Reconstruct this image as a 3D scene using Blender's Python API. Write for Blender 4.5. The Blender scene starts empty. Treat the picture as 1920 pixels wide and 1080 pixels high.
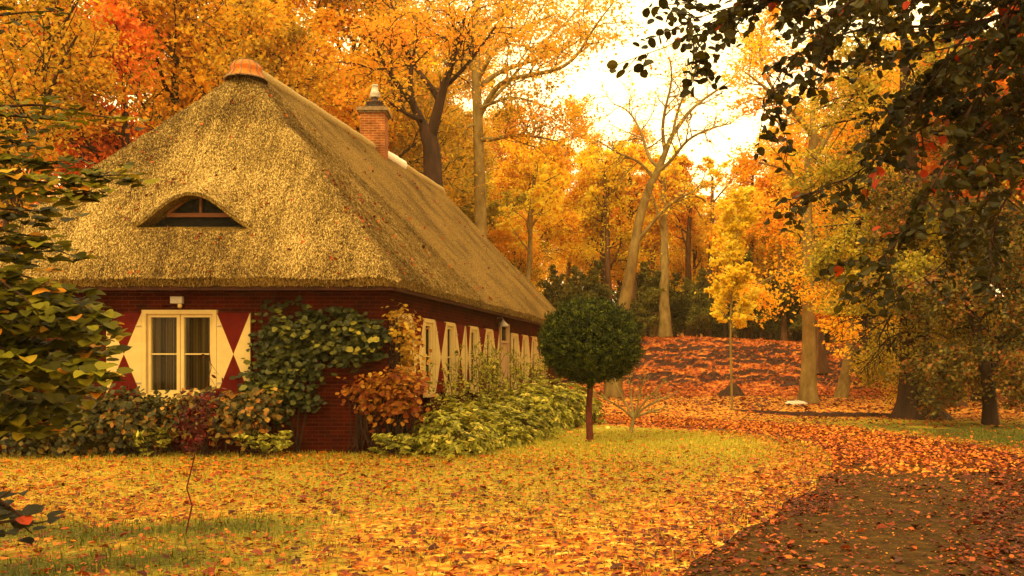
import bpy, math
import numpy as np
from math import radians, sin, cos, pi
RNG = np.random.default_rng(7)
C = bpy.context.scene.collection
EYE, HOR, F = 1.45, 690.0, 1800.0

def at(px, py, Y):
    """point of the place at depth Y metres that the photo shows at that pixel"""
    return np.array([(px - 960) / F * Y, Y, EYE + (HOR - py) / F * Y])

def groundY(py):
    return EYE * F / (py - HOR)

# ------------------------------------------------------------------ noise
_tab = np.random.default_rng(3).random((256, 256))
def vn(x, y):
    xi = np.floor(x).astype(int); yi = np.floor(y).astype(int)
    fx = x - xi; fy = y - yi
    fx = fx * fx * (3 - 2 * fx); fy = fy * fy * (3 - 2 * fy)
    g = lambda a, b: _tab[a & 255, b & 255]
    return (g(xi, yi) * (1 - fx) * (1 - fy) + g(xi + 1, yi) * fx * (1 - fy)
            + g(xi, yi + 1) * (1 - fx) * fy + g(xi + 1, yi + 1) * fx * fy)
def fbm(x, y, o=4):
    s = 0; a = .5
    for i in range(o):
        s = s + a * vn(x * 2 ** i + 17.3 * i, y * 2 ** i + 5.1 * i); a *= .5
    return s
def sst(a, b, x):
    t = np.clip((x - a) / (b - a), 0, 1); return t * t * (3 - 2 * t)

# ------------------------------------------------------------------ objects
def tag(o, label=None, cat=None, group=None, kind=None):
    if label: o['label'] = label
    if cat: o['category'] = cat
    if group: o['group'] = group
    if kind: o['kind'] = kind
    return o
def empty(name, loc=(0, 0, 0), rz=0, **k):
    o = bpy.data.objects.new(name, None); C.objects.link(o)
    o.location = loc; o.rotation_euler = (0, 0, rz); o.empty_display_size = .2
    return tag(o, **k)
def link(name, me, parent=None, **k):
    o = bpy.data.objects.new(name, me); C.objects.link(o)
    if parent: o.parent = parent
    return tag(o, **k)
def copy_tree(o, parent=None):
    c = o.copy(); C.objects.link(c)
    if parent: c.parent = parent
    for ch in list(o.children): copy_tree(ch, c)
    return c

class MB:
    """collects geometry; builds one mesh"""
    def __init__(s):
        s.v = []; s.n = 0; s.idx = []; s.cnt = []; s.mat = []; s.tone = []; s.sm = []
    def add(s, v, faces, mat=0, tone=None, smooth=False):
        v = np.asarray(v, float).reshape(-1, 3)
        if isinstance(faces, np.ndarray):
            k = faces.shape[1]; m = len(faces)
            s.idx.append((faces + s.n).ravel()); s.cnt.append(np.full(m, k))
        else:
            m = len(faces)
            s.idx.append(np.array([i + s.n for f in faces for i in f], int))
            s.cnt.append(np.array([len(f) for f in faces], int))
        s.v.append(v); s.n += len(v)
        s.mat.append(np.full(m, mat) if np.isscalar(mat) else np.asarray(mat))
        s.tone.append(np.full(m, .5) if tone is None else np.broadcast_to(np.asarray(tone, float), (m,)))
        s.sm.append(np.full(m, smooth))
    def box(s, lo, hi, mat=0, M=None):
        x0, y0, z0 = lo; x1, y1, z1 = hi
        v = np.array([[x0, y0, z0], [x1, y0, z0], [x1, y1, z0], [x0, y1, z0],
                      [x0, y0, z1], [x1, y0, z1], [x1, y1, z1], [x0, y1, z1]])
        if M: v = M(v)
        s.add(v, np.array([[0, 3, 2, 1], [4, 5, 6, 7], [0, 1, 5, 4], [1, 2, 6, 5], [2, 3, 7, 6], [3, 0, 4, 7]]), mat)
    def lathe(s, prof, c=(0, 0, 0), n=20, mat=0, smooth=True):
        a = np.arange(n) * 2 * pi / n; v = []
        for r, z in prof:
            v += [(c[0] + r * cos(t), c[1] + r * sin(t), c[2] + z) for t in a]
        f = []
        for i in range(len(prof) - 1):
            for j in range(n):
                k = (j + 1) % n
                f.append((i * n + j, i * n + k, (i + 1) * n + k, (i + 1) * n + j))
        f.append(tuple(range(n))[::-1]); f.append(tuple((len(prof) - 1) * n + j for j in range(n)))
        s.add(v, f, mat, smooth=smooth)
    def tube(s, pts, rad, sides=6, mat=0, flare=None):
        pts = np.asarray(pts, float); n = len(pts); rad = np.broadcast_to(np.asarray(rad, float), (n,))
        d = np.empty_like(pts); d[1:-1] = pts[2:] - pts[:-2]; d[0] = pts[1] - pts[0]; d[-1] = pts[-1] - pts[-2]
        d /= np.linalg.norm(d, axis=1)[:, None] + 1e-9
        ref = np.array([1., 0, 0]) if abs(d[0][0]) < .8 else np.array([0, 1., 0])
        u = ref - d * (d @ ref)[:, None]; u /= np.linalg.norm(u, axis=1)[:, None] + 1e-9
        w = np.cross(d, u)
        a = np.arange(sides) * 2 * pi / sides
        R = rad[:, None] * np.ones(sides)
        if flare is not None: R = R * flare(np.arange(n)[:, None], a[None, :])
        v = pts[:, None, :] + R[..., None] * (np.cos(a)[None, :, None] * u[:, None, :] + np.sin(a)[None, :, None] * w[:, None, :])
        i = np.arange(n - 1)[:, None] * sides; j = np.arange(sides)[None, :]; k = (j + 1) % sides
        f = np.stack([i + j, i + k, i + sides + k, i + sides + j], -1).reshape(-1, 4)
        s.add(v, f, mat, smooth=True)
        s.add(v[-1], [tuple(range(sides))], mat)
    def build(s, name, mats, parent=None, **k):
        me = bpy.data.meshes.new(name)
        v = np.concatenate(s.v); idx = np.concatenate(s.idx); cnt = np.concatenate(s.cnt)
        me.vertices.add(len(v)); me.vertices.foreach_set('co', v.astype(np.float32).ravel())
        me.loops.add(len(idx)); me.loops.foreach_set('vertex_index', idx.astype(np.int32))
        me.polygons.add(len(cnt))
        st = np.concatenate([[0], np.cumsum(cnt)[:-1]]).astype(np.int32)
        me.polygons.foreach_set('loop_start', st); me.polygons.foreach_set('loop_total', cnt.astype(np.int32))
        me.polygons.foreach_set('material_index', np.concatenate(s.mat).astype(np.int32))
        me.polygons.foreach_set('use_smooth', np.concatenate(s.sm))
        me.update(calc_edges=True)
        t = me.attributes.new('tone', 'FLOAT', 'FACE')
        t.data.foreach_set('value', np.concatenate(s.tone).astype(np.float32))
        for m in (mats if isinstance(mats, (list, tuple)) else [mats]): me.materials.append(m)
        return link(name, me, parent, **k)

def leaves(mb, pos, size, tone, flat=.5, shape='quad', wid=.62, mat=0, rng=RNG, nrm=None, droop=0., jit=.35, tdir=None, tj=.5):
    """leaf blades at pos; flat: how level they lie; nrm: a preferred facing per leaf"""
    pos = np.asarray(pos, float); n = len(pos)
    if n == 0: return
    up = np.array([0, 0, 1.]) if nrm is None else nrm
    N = rng.normal(0, 1, (n, 3)); N /= np.linalg.norm(N, axis=1)[:, None]
    N = N * (1 - flat) + up * flat; N /= np.linalg.norm(N, axis=1)[:, None] + 1e-9
    T = rng.normal(0, 1, (n, 3))
    if tdir is not None: T = T * tj + tdir
    T -= N * (T * N).sum(1)[:, None]
    T /= np.linalg.norm(T, axis=1)[:, None] + 1e-9
    B = np.cross(N, T)
    L = size * rng.uniform(1 - jit, 1 + jit, n) * .5
    W = L * wid * rng.uniform(.8, 1.2, n)
    cu = rng.uniform(-.1, .35, n) * L
    P = lambda a, b, c: pos + T * (a * L)[:, None] + B * (b * W)[:, None] + N * (c * cu)[:, None]
    o = np.ones(n)
    if shape == 'quad':
        v = np.stack([P(-o, 0 * o, 0), P(0 * o, -o, 1), P(o, 0 * o, 0), P(0 * o, o, 1)], 1)
        f = np.arange(n)[:, None] * 4 + np.array([0, 1, 2, 3])
        mb.add(v, f, mat, tone)
    elif shape == 'broad':
        us = np.array([-1, -.8, -.35, .15, .6, .88, 1.05]); ws = np.array([.05, .66, 1., 1., .8, .45, .03])
        ser = rng.uniform(.9, 1.08, (n, 7, 2)); bend = rng.uniform(-.15, .28, n)
        rows = []
        for a_ in range(7):
            c_ = -(us[a_] ** 2) * bend * L
            for sd, si in ((-1, 0), (0, 0), (1, 1)):
                h_ = abs(sd) * ws[a_] * W * .35
                rows.append(pos + T * (us[a_] * L)[:, None] + B * (sd * ws[a_] * W * ser[:, a_, si])[:, None] + N * (c_ + h_)[:, None])
        v = np.stack(rows, 1); b = np.arange(n)[:, None] * 21
        f = np.concatenate([b + np.array([k * 3 + j, k * 3 + j + 1, k * 3 + j + 4, k * 3 + j + 3]) for k in range(6) for j in (0, 1)])
        mb.add(v, f, mat, np.concatenate([np.broadcast_to(tone, (n,))] * 12), smooth=False)
    else:
        v = np.stack([P(-o, 0 * o, 0), P(-.35 * o, -o, 1.2), P(.45 * o, -.75 * o, 1.), P(1.05 * o, 0 * o, -.6),
                      P(.45 * o, .75 * o, 1.), P(-.35 * o, o, 1.2)], 1)
        b = np.arange(n)[:, None] * 6
        f = np.concatenate([b + np.array([0, 1, 2, 3]), b + np.array([0, 3, 4, 5])])
        mb.add(v, f, mat, np.concatenate([np.broadcast_to(tone, (n,))] * 2))

# ------------------------------------------------------------------ materials
def new_mat(name):
    m = bpy.data.materials.new(name); m.use_nodes = True
    nt = m.node_tree; nt.nodes.clear()
    return m, nt, (lambda t, **k: _nd(nt, t, **k)), nt.links.new
def _nd(nt, t, **k):
    n = nt.nodes.new(t)
    for a, b in k.items():
        if a in n.inputs: n.inputs[a].default_value = b
        else: setattr(n, a, b)
    return n
def ramp(nd, stops, interp='LINEAR'):
    r = nd('ShaderNodeValToRGB'); r.color_ramp.interpolation = interp
    el = r.color_ramp.elements
    while len(el) > 1: el.remove(el[0])
    el[0].position = stops[0][0]; el[0].color = (*stops[0][1], 1)
    for p, c in stops[1:]:
        e = el.new(p); e.color = (*c, 1)
    return r
def leaf_mat(name, stops, trans=.35, rough=.5, spec=.25, var=.12):
    m, nt, nd, ln = new_mat(name)
    a = nd('ShaderNodeAttribute', attribute_name='tone')
    oi = nd('ShaderNodeObjectInfo')
    ma = nd('ShaderNodeMath', operation='MULTIPLY_ADD'); ma.inputs[1].default_value = var
    ln(oi.outputs['Random'], ma.inputs[0]); ln(a.outputs['Fac'], ma.inputs[2])
    r = ramp(nd, stops); ln(ma.outputs[0], r.inputs[0])
    p = nd('ShaderNodeBsdfPrincipled', Roughness=rough); p.inputs['Specular IOR Level'].default_value = spec
    ln(r.outputs[0], p.inputs['Base Color'])
    t = nd('ShaderNodeBsdfTranslucent'); ln(r.outputs[0], t.inputs['Color'])
    mx = nd('ShaderNodeMixShader'); mx.inputs[0].default_value = trans
    ln(p.outputs[0], mx.inputs[1]); ln(t.outputs[0], mx.inputs[2])
    o = nd('ShaderNodeOutputMaterial'); ln(mx.outputs[0], o.inputs[0])
    return m
def noise_mat(name, stops, scale=8, detail=6, rough=.85, bump=.4, bscale=None, stretch=(1, 1, 1), dist=.02, coord='Object', spec=.2):
    m, nt, nd, ln = new_mat(name)
    tc = nd('ShaderNodeTexCoord'); mp = nd('ShaderNodeMapping'); mp.inputs['Scale'].default_value = stretch
    ln(tc.outputs[coord], mp.inputs[0])
    n1 = nd('ShaderNodeTexNoise', Scale=scale, Detail=detail, Roughness=.65); ln(mp.outputs[0], n1.inputs['Vector'])
    r = ramp(nd, stops); ln(n1.outputs['Fac'], r.inputs[0])
    p = nd('ShaderNodeBsdfPrincipled', Roughness=rough); p.inputs['Specular IOR Level'].default_value = spec
    ln(r.outputs[0], p.inputs['Base Color'])
    n2 = nd('ShaderNodeTexNoise', Scale=bscale or scale * 3, Detail=6); ln(mp.outputs[0], n2.inputs['Vector'])
    b = nd('ShaderNodeBump', Strength=bump, Distance=dist); ln(n2.outputs['Fac'], b.inputs['Height'])
    ln(b.outputs[0], p.inputs['Normal'])
    o = nd('ShaderNodeOutputMaterial'); ln(p.outputs[0], o.inputs[0])
    return m

M = {}
M['bark'] = noise_mat('bark_brown', [(.3, (.05, .022, .01)), (.55, (.13, .06, .025)), (.8, (.24, .14, .06))], 5, stretch=(1, 1, .25), bump=.8, dist=.05)
M['bark_dark'] = noise_mat('bark_dark', [(.3, (.018, .008, .004)), (.6, (.05, .02, .01)), (.85, (.1, .05, .02))], 5, stretch=(1, 1, .25), bump=.9, dist=.05)
M['bark_pale'] = noise_mat('bark_beech', [(.25, (.09, .055, .016)), (.5, (.22, .15, .045)), (.8, (.38, .28, .1))], 3, stretch=(1, 1, .45), bump=.5, dist=.03)
M['bark_red'] = noise_mat('bark_red', [(.3, (.05, .006, .004)), (.7, (.14, .03, .015))], 12, bump=.5)
# foliage palettes
M['golden'] = leaf_mat('leaf_golden', [(0, (.5, .14, .01)), (.25, (.82, .34, .015)), (.5, (.94, .68, .025)), (.75, (.95, .79, .05)), (1, (.85, .75, .08))], .58)
M['orange'] = leaf_mat('leaf_orange', [(0, (.38, .08, .008)), (.3, (.8, .28, .012)), (.6, (.93, .47, .02)), (1, (.95, .65, .04))], .54)
M['ochre'] = leaf_mat('leaf_ochre', [(0, (.2, .12, .01)), (.3, (.48, .3, .02)), (.55, (.74, .46, .03)), (.8, (.88, .42, .025)), (1, (.92, .36, .03))], .5)
M['olive'] = leaf_mat('leaf_olive', [(0, (.1, .08, .008)), (.35, (.3, .24, .015)), (.65, (.5, .4, .03)), (1, (.8, .5, .05))], .45)
M['yellow'] = leaf_mat('leaf_yellow', [(0, (.6, .42, .02)), (.4, (.92, .66, .025)), (.8, (.94, .75, .05)), (1, (.94, .8, .12))], .55)
M['brownred'] = leaf_mat('leaf_brownred', [(0, (.2, .03, .004)), (.4, (.6, .1, .008)), (.7, (.82, .19, .012)), (1, (.9, .34, .03))], .45)
M['darkolive'] = leaf_mat('leaf_darkolive', [(0, (.025, .02, .005)), (.4, (.09, .07, .012)), (.7, (.2, .15, .02)), (1, (.32, .1, .02))], .3)
M['evergreen'] = leaf_mat('leaf_evergreen', [(0, (.03, .03, .004)), (.5, (.11, .1, .012)), (1, (.28, .24, .03))], .25)
M['yew'] = leaf_mat('leaf_yew', [(0, (.002, .003, .0003)), (.5, (.012, .018, .001)), (.8, (.04, .05, .002)), (1, (.12, .13, .005))], .12, var=0, rough=.6, spec=.15)
M['broad'] = leaf_mat('leaf_broad_green', [(0, (.015, .015, .001)), (.5, (.09, .085, .005)), (.85, (.26, .23, .012)), (.93, (.6, .36, .03)), (1, (.7, .28, .02))], .35, var=0, rough=.6, spec=.12)
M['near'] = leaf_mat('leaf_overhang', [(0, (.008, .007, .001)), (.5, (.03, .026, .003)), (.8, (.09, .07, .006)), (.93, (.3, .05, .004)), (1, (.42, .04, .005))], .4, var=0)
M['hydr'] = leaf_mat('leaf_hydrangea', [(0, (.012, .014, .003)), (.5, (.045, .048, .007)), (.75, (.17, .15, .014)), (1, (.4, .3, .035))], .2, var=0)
M['rust'] = leaf_mat('leaf_rust', [(0, (.04, .008, .002)), (.4, (.17, .032, .003)), (.7, (.34, .13, .008)), (1, (.5, .31, .03))], .25, var=0, spec=.1)
M['mixhedge'] = leaf_mat('leaf_mixed_hedge', [(0, (.01, .01, .001)), (.4, (.05, .042, .004)), (.7, (.19, .11, .012)), (.9, (.38, .13, .012)), (1, (.48, .28, .04))], .2, var=0)
M['rhodo'] = leaf_mat('leaf_rhododendron', [(0, (.06, .06, .008)), (.4, (.22, .21, .018)), (.75, (.46, .4, .035)), (1, (.75, .58, .1))], .25, var=.05, rough=.5, spec=.25)
M['laurel'] = leaf_mat('leaf_laurel', [(0, (.06, .06, .006)), (.5, (.26, .25, .02)), (1, (.6, .5, .07))], .2, var=0, rough=.5, spec=.2)
M['maple'] = leaf_mat('leaf_maple_red', [(0, (.025, .002, .002)), (.6, (.09, .006, .005)), (1, (.28, .03, .02))], .3, var=0)
M['litter'] = leaf_mat('leaf_litter', [(0, (.05, .008, .002)), (.25, (.22, .03, .004)), (.48, (.48, .1, .008)), (.7, (.66, .22, .012)), (.9, (.8, .42, .03)), (1, (.85, .62, .16))], .1, var=0, rough=.6)
M['grass'] = leaf_mat('grass_blade', [(0, (.07, .08, .008)), (.5, (.26, .24, .018)), (1, (.6, .46, .04))], .3, var=0)
# paint, wood, thatch
M['cream'] = noise_mat('paint_cream', [(.3, (.5, .35, .12)), (.7, (.6, .43, .16))], 6, rough=.5, bump=.1, dist=.003)
M['red'] = noise_mat('paint_red', [(.3, (.075, .002, .001)), (.7, (.115, .004, .0015))], 6, spec=.08, rough=.7, bump=.1, dist=.003)
M['wood'] = noise_mat('wood_ochre', [(.3, (.3, .17, .07)), (.7, (.5, .32, .14))], 4, stretch=(6, 6, .6), rough=.6, bump=.2, dist=.004)
M['woodred'] = noise_mat('wood_dormer', [(.3, (.13, .04, .012)), (.7, (.22, .075, .022))], 4, stretch=(.6, 6, 6), rough=.6, bump=.2, dist=.004)
M['soffit'] = noise_mat('wood_dark', [(.3, (.03, .008, .004)), (.7, (.08, .02, .01))], 4, rough=.7)
M['dark'] = noise_mat('unlit_room', [(.3, (.006, .004, .003)), (.7, (.012, .008, .005))], 4)  # near-black colour stands in for the unlit space behind openings
M['terra'] = noise_mat('terracotta', [(.3, (.36, .085, .008)), (.55, (.5, .13, .012)), (.8, (.42, .19, .03))], 7, rough=.7, bump=.3)
M['stone'] = noise_mat('cap_stone', [(.3, (.12, .07, .04)), (.7, (.3, .2, .1))], 10, bump=.5)
M['pot'] = noise_mat('chimney_pot', [(.3, (.3, .27, .22)), (.7, (.62, .56, .46))], 9, bump=.2)
M['potdark'] = noise_mat('chimney_pot_dark', [(.3, (.03, .02, .018)), (.7, (.1, .06, .05))], 9, bump=.2)
M['mortar'] = noise_mat('ridge_mortar', [(.3, (.7, .64, .5)), (.7, (.88, .82, .68))], 6, bump=.4)
M['curtain'] = noise_mat('curtain_cloth', [(.4, (.05, .022, .004)), (.5, (.17, .1, .025)), (.62, (.38, .25, .08))], 2.2, stretch=(7, 7, .05), detail=3, bump=.3)  # dark to tan stripes: shade between the folds painted into the cloth
M['metal'] = noise_mat('grey_metal', [(.3, (.35, .28, .2)), (.7, (.5, .42, .32))], 8, rough=.4)
M['straw'] = leaf_mat('thatch_straw', [(0, (.03, .013, .002)), (.35, (.16, .088, .017)), (.65, (.39, .25, .06)), (1, (.71, .51, .18))], .05, var=0, rough=.8)

def glass_mat():
    m, nt, nd, ln = new_mat('window_glass')
    t = nd('ShaderNodeBsdfTransparent'); t.inputs[0].default_value = (.75, .75, .72, 1)
    g = nd('ShaderNodeBsdfGlossy', Roughness=.05); g.inputs[0].default_value = (.55, .45, .32, 1)
    fr = nd('ShaderNodeFresnel', IOR=1.28)
    mx = nd('ShaderNodeMixShader'); ln(fr.outputs[0], mx.inputs[0]); ln(t.outputs[0], mx.inputs[1]); ln(g.outputs[0], mx.inputs[2])
    o = nd('ShaderNodeOutputMaterial'); ln(mx.outputs[0], o.inputs[0]); return m
M['glass'] = glass_mat()

def brick_mat(name, c1, c2, mort, along=(1, 0)):
    m, nt, nd, ln = new_mat(name)
    tc = nd('ShaderNodeTexCoord'); sp = nd('ShaderNodeSeparateXYZ'); ln(tc.outputs['Object'], sp.inputs[0])
    ad = nd('ShaderNodeMath', operation='ADD'); ln(sp.outputs[0], ad.inputs[0]); ln(sp.outputs[1], ad.inputs[1])
    cb = nd('ShaderNodeCombineXYZ'); ln(ad.outputs[0], cb.inputs[0]); ln(sp.outputs[2], cb.inputs[1])
    br = nd('ShaderNodeTexBrick', Scale=1.0); br.inputs['Brick Width'].default_value = .215; br.inputs['Row Height'].default_value = .065
    br.inputs['Mortar Size'].default_value = .008; br.inputs['Color1'].default_value = (*c1, 1); br.inputs['Color2'].default_value = (*c2, 1)
    br.inputs['Mortar'].default_value = (*mort, 1); br.inputs['Bias'].default_value = -.1
    ln(cb.outputs[0], br.inputs['Vector'])
    nz = nd('ShaderNodeTexNoise', Scale=3.0, Detail=5.0); ln(tc.outputs['Object'], nz.inputs['Vector'])
    r = ramp(nd, [(.3, (.55, .5, .5)), (.7, (1.25, 1.2, 1.2))]); ln(nz.outputs['Fac'], r.inputs[0])
    mu = nd('ShaderNodeMix', data_type='RGBA', blend_type='MULTIPLY'); mu.inputs[0].default_value = 1
    ln(br.outputs['Color'], mu.inputs[6]); ln(r.outputs[0], mu.inputs[7])
    p = nd('ShaderNodeBsdfPrincipled', Roughness=.95); p.inputs['Specular IOR Level'].default_value = .08; ln(mu.outputs[2], p.inputs['Base Color'])
    b = nd('ShaderNodeBump', Strength=.6, Distance=.01); b.invert = True; ln(br.outputs['Fac'], b.inputs['Height']); ln(b.outputs[0], p.inputs['Normal'])
    o = nd('ShaderNodeOutputMaterial'); ln(p.outputs[0], o.inputs[0]); return m
M['brick'] = brick_mat('brick_red', (.06, .003, .0006), (.028, .0014, .0004), (.075, .014, .003))
M['brick_ch'] = brick_mat('brick_orange', (.3, .09, .022), (.2, .055, .012), (.38, .22, .09))

def thatch_mat():
    m, nt, nd, ln = new_mat('thatch')
    tc = nd('ShaderNodeTexCoord')
    mp = nd('ShaderNodeMapping'); mp.inputs['Scale'].default_value = (1, 1, .5); ln(tc.outputs['Object'], mp.inputs[0])
    n1 = nd('ShaderNodeTexNoise', Scale=38., Detail=4., Roughness=.7); ln(mp.outputs[0], n1.inputs['Vector'])
    r = ramp(nd, [(.34, (.035, .016, .003)), (.48, (.155, .088, .019)), (.6, (.32, .205, .052)), (.75, (.51, .355, .115))]); ln(n1.outputs['Fac'], r.inputs[0])
    n3 = nd('ShaderNodeTexNoise', Scale=.9, Detail=5.); ln(tc.outputs['Object'], n3.inputs['Vector'])
    r3 = ramp(nd, [(.35, (.6, .55, .38)), (.5, (.95, .92, .8)), (.65, (1.15, 1.1, 1.0))]); ln(n3.outputs['Fac'], r3.inputs[0])
    mu = nd('ShaderNodeMix', data_type='RGBA', blend_type='MULTIPLY'); mu.inputs[0].default_value = 1
    ln(r.outputs[0], mu.inputs[6]); ln(r3.outputs[0], mu.inputs[7])
    p = nd('ShaderNodeBsdfPrincipled', Roughness=.9); p.inputs['Specular IOR Level'].default_value = .1
    ln(mu.outputs[2], p.inputs['Base Color'])
    b = nd('ShaderNodeBump', Strength=1., Distance=.05); ln(n1.outputs['Fac'], b.inputs['Height']); ln(b.outputs[0], p.inputs['Normal'])
    o = nd('ShaderNodeOutputMaterial'); ln(p.outputs[0], o.inputs[0]); return m
M['thatch'] = thatch_mat()

def ground_mat():
    """soil, grass and packed leaves; two vertex masks say where the lawn is green and where leaves lie thick"""
    m, nt, nd, ln = new_mat('ground_leafy')
    tc = nd('ShaderNodeTexCoord')
    vo = nd('ShaderNodeTexVoronoi', Scale=11., Randomness=1.); ln(tc.outputs['Object'], vo.inputs['Vector'])
    sp = nd('ShaderNodeSeparateColor'); ln(vo.outputs['Color'], sp.inputs[0])
    lr = ramp(nd, [(0, (.12, .025, .006)), (.3, (.4, .1, .012)), (.6, (.62, .24, .02)), (.85, (.75, .42, .05)), (1, (.8, .55, .12))]); ln(sp.outputs[0], lr.inputs[0])
    n1 = nd('ShaderNodeTexNoise', Scale=30., Detail=4.); ln(tc.outputs['Object'], n1.inputs['Vector'])
    gr = ramp(nd, [(.3, (.1, .09, .008)), (.5, (.3, .24, .018)), (.7, (.5, .4, .03))]); ln(n1.outputs['Fac'], gr.inputs[0])
    a = nd('ShaderNodeAttribute', attribute_name='litter')
    n2 = nd('ShaderNodeTexNoise', Scale=5., Detail=6., Roughness=.7); ln(tc.outputs['Object'], n2.inputs['Vector'])
    ad = nd('ShaderNodeMath', operation='ADD'); ln(a.outputs['Fac'], ad.inputs[0]); ln(n2.outputs['Fac'], ad.inputs[1])
    st = nd('ShaderNodeMapRange'); st.inputs[1].default_value = .85; st.inputs[2].default_value = 1.1; ln(ad.outputs[0], st.inputs[0])
    g2 = ramp(nd, [(.3, (.015, .018, .002)), (.5, (.05, .055, .005)), (.7, (.13, .13, .012))]); ln(n1.outputs['Fac'], g2.inputs[0])
    ag = nd('ShaderNodeAttribute', attribute_name='green')
    mg = nd('ShaderNodeMix', data_type='RGBA'); ln(ag.outputs['Fac'], mg.inputs[0]); ln(gr.outputs[0], mg.inputs[6]); ln(g2.outputs[0], mg.inputs[7])
    mx = nd('ShaderNodeMix', data_type='RGBA'); ln(st.outputs[0], mx.inputs[0]); ln(mg.outputs[2], mx.inputs[6]); ln(lr.outputs[0], mx.inputs[7])
    p = nd('ShaderNodeBsdfPrincipled', Roughness=.9); p.inputs['Specular IOR Level'].default_value = .15
    ln(mx.outputs[2], p.inputs['Base Color'])
    b = nd('ShaderNodeBump', Strength=.7, Distance=.03); ln(n1.outputs['Fac'], b.inputs['Height']); ln(b.outputs[0], p.inputs['Normal'])
    o = nd('ShaderNodeOutputMaterial'); ln(p.outputs[0], o.inputs[0]); return m
M['ground'] = ground_mat()

def mound_mat():
    m, nt, nd, ln = new_mat('mound_leafy')
    tc = nd('ShaderNodeTexCoord')
    vo = nd('ShaderNodeTexVoronoi', Scale=7.); ln(tc.outputs['Object'], vo.inputs['Vector'])
    sp = nd('ShaderNodeSeparateColor'); ln(vo.outputs['Color'], sp.inputs[0])
    lr = ramp(nd, [(0, (.16, .025, .006)), (.35, (.4, .075, .01)), (.7, (.58, .15, .015)), (1, (.7, .28, .04))]); ln(sp.outputs[0], lr.inputs[0])
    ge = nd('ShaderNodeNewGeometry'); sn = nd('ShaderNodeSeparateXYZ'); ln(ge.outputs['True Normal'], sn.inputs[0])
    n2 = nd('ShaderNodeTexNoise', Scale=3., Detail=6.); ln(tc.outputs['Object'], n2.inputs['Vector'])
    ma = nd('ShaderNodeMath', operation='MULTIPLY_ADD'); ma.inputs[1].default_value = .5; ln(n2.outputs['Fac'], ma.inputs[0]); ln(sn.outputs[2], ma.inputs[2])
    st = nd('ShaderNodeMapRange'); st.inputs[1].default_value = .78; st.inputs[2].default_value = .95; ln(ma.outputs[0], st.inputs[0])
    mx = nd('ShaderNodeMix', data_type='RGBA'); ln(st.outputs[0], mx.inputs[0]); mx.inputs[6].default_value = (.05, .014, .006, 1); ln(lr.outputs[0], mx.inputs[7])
    p = nd('ShaderNodeBsdfPrincipled', Roughness=.9); ln(mx.outputs[2], p.inputs['Base Color'])
    o = nd('ShaderNodeOutputMaterial'); ln(p.outputs[0], o.inputs[0]); return m
M['mound'] = mound_mat()
M['path'] = noise_mat('path_asphalt', [(.3, (.02, .009, .001)), (.5, (.05, .025, .004)), (.7, (.1, .052, .01))], 7, bscale=140, rough=.9, bump=.5, dist=.008, spec=.08)
M['soil'] = noise_mat('soil', [(.3, (.015, .006, .003)), (.7, (.06, .02, .01))], 9, bump=.8)
# ------------------------------------------------------------------ ground
PATH = np.array([(1.0, 2), (2.2, 5.5), (2.95, 6.9), (3.6, 8.2), (4.7, 10.3), (5.7, 12.5), (6.6, 15), (7.1, 17.5), (7.0, 20), (6.0, 23.2), (4.0, 26), (1.2, 28), (-3, 29.5), (-9, 30)])
def resample(P, step=.4):
    d = np.r_[0, np.cumsum(np.linalg.norm(np.diff(P, axis=0), axis=1))]
    t = np.arange(0, d[-1], step)
    # smooth curve through the points
    q = np.stack([np.interp(t, d, P[:, i]) for i in range(P.shape[1])], 1)
    for _ in range(4): q[1:-1] = (q[:-2] + 2 * q[1:-1] + q[2:]) / 4
    return q
PC = resample(PATH)
def pathdist(x, y):
    x = np.asarray(x); y = np.asarray(y); out = np.full(x.shape, 1e9)
    for a in range(0, len(PC)):
        out = np.minimum(out, (x - PC[a, 0]) ** 2 + (y - PC[a, 1]) ** 2)
    return np.sqrt(out)
def hill(x, y):
    return sst(62, 150, y) * 9 + sst(0, 1, (y - 62) / 60) * fbm(x * .05, y * .05, 3) * 2
def crest(x):
    return 3.4 - .35 * sst(12, 20, x) - 2.5 * sst(21.5, 28.5, x) - .5 * sst(26, 29, x) - 1.2 * sst(-2, -12, x)
def moundz(x, y, detail=True):
    x = np.asarray(x, float); y = np.asarray(y, float)
    foot = 49.5 + 1.2 * (fbm(x * .15, y * 0 + 3) - .5)
    u = sst(0, 1, (y - foot) / 9.5)
    z = crest(x) * u * (1 - .55 * sst(64, 78, y))
    if detail:
        n = fbm(x * .38, y * .8 + 9, 4)
        q = z * 3.0 + n * 3.6
        st = (np.floor(q) + sst(.55, 1., q - np.floor(q))) - q
        m = sst(.03, .3, u) * (1 - sst(59, 61, y))
        z = z + st * .42 * m + (fbm(x * 2.2, y * 2.2, 3) - .5) * .3 * sst(0, .2, u)
    return z - .05
def gz(x, y):
    """height of what one stands on"""
    m = moundz(np.array([x]), np.array([y]), False)[0] if (49 < y < 78 and -24 < x < 29) else -1
    return max(float(hill(np.array([x]), np.array([y]))[0]), float(m) if m > 0 else -1)

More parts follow.
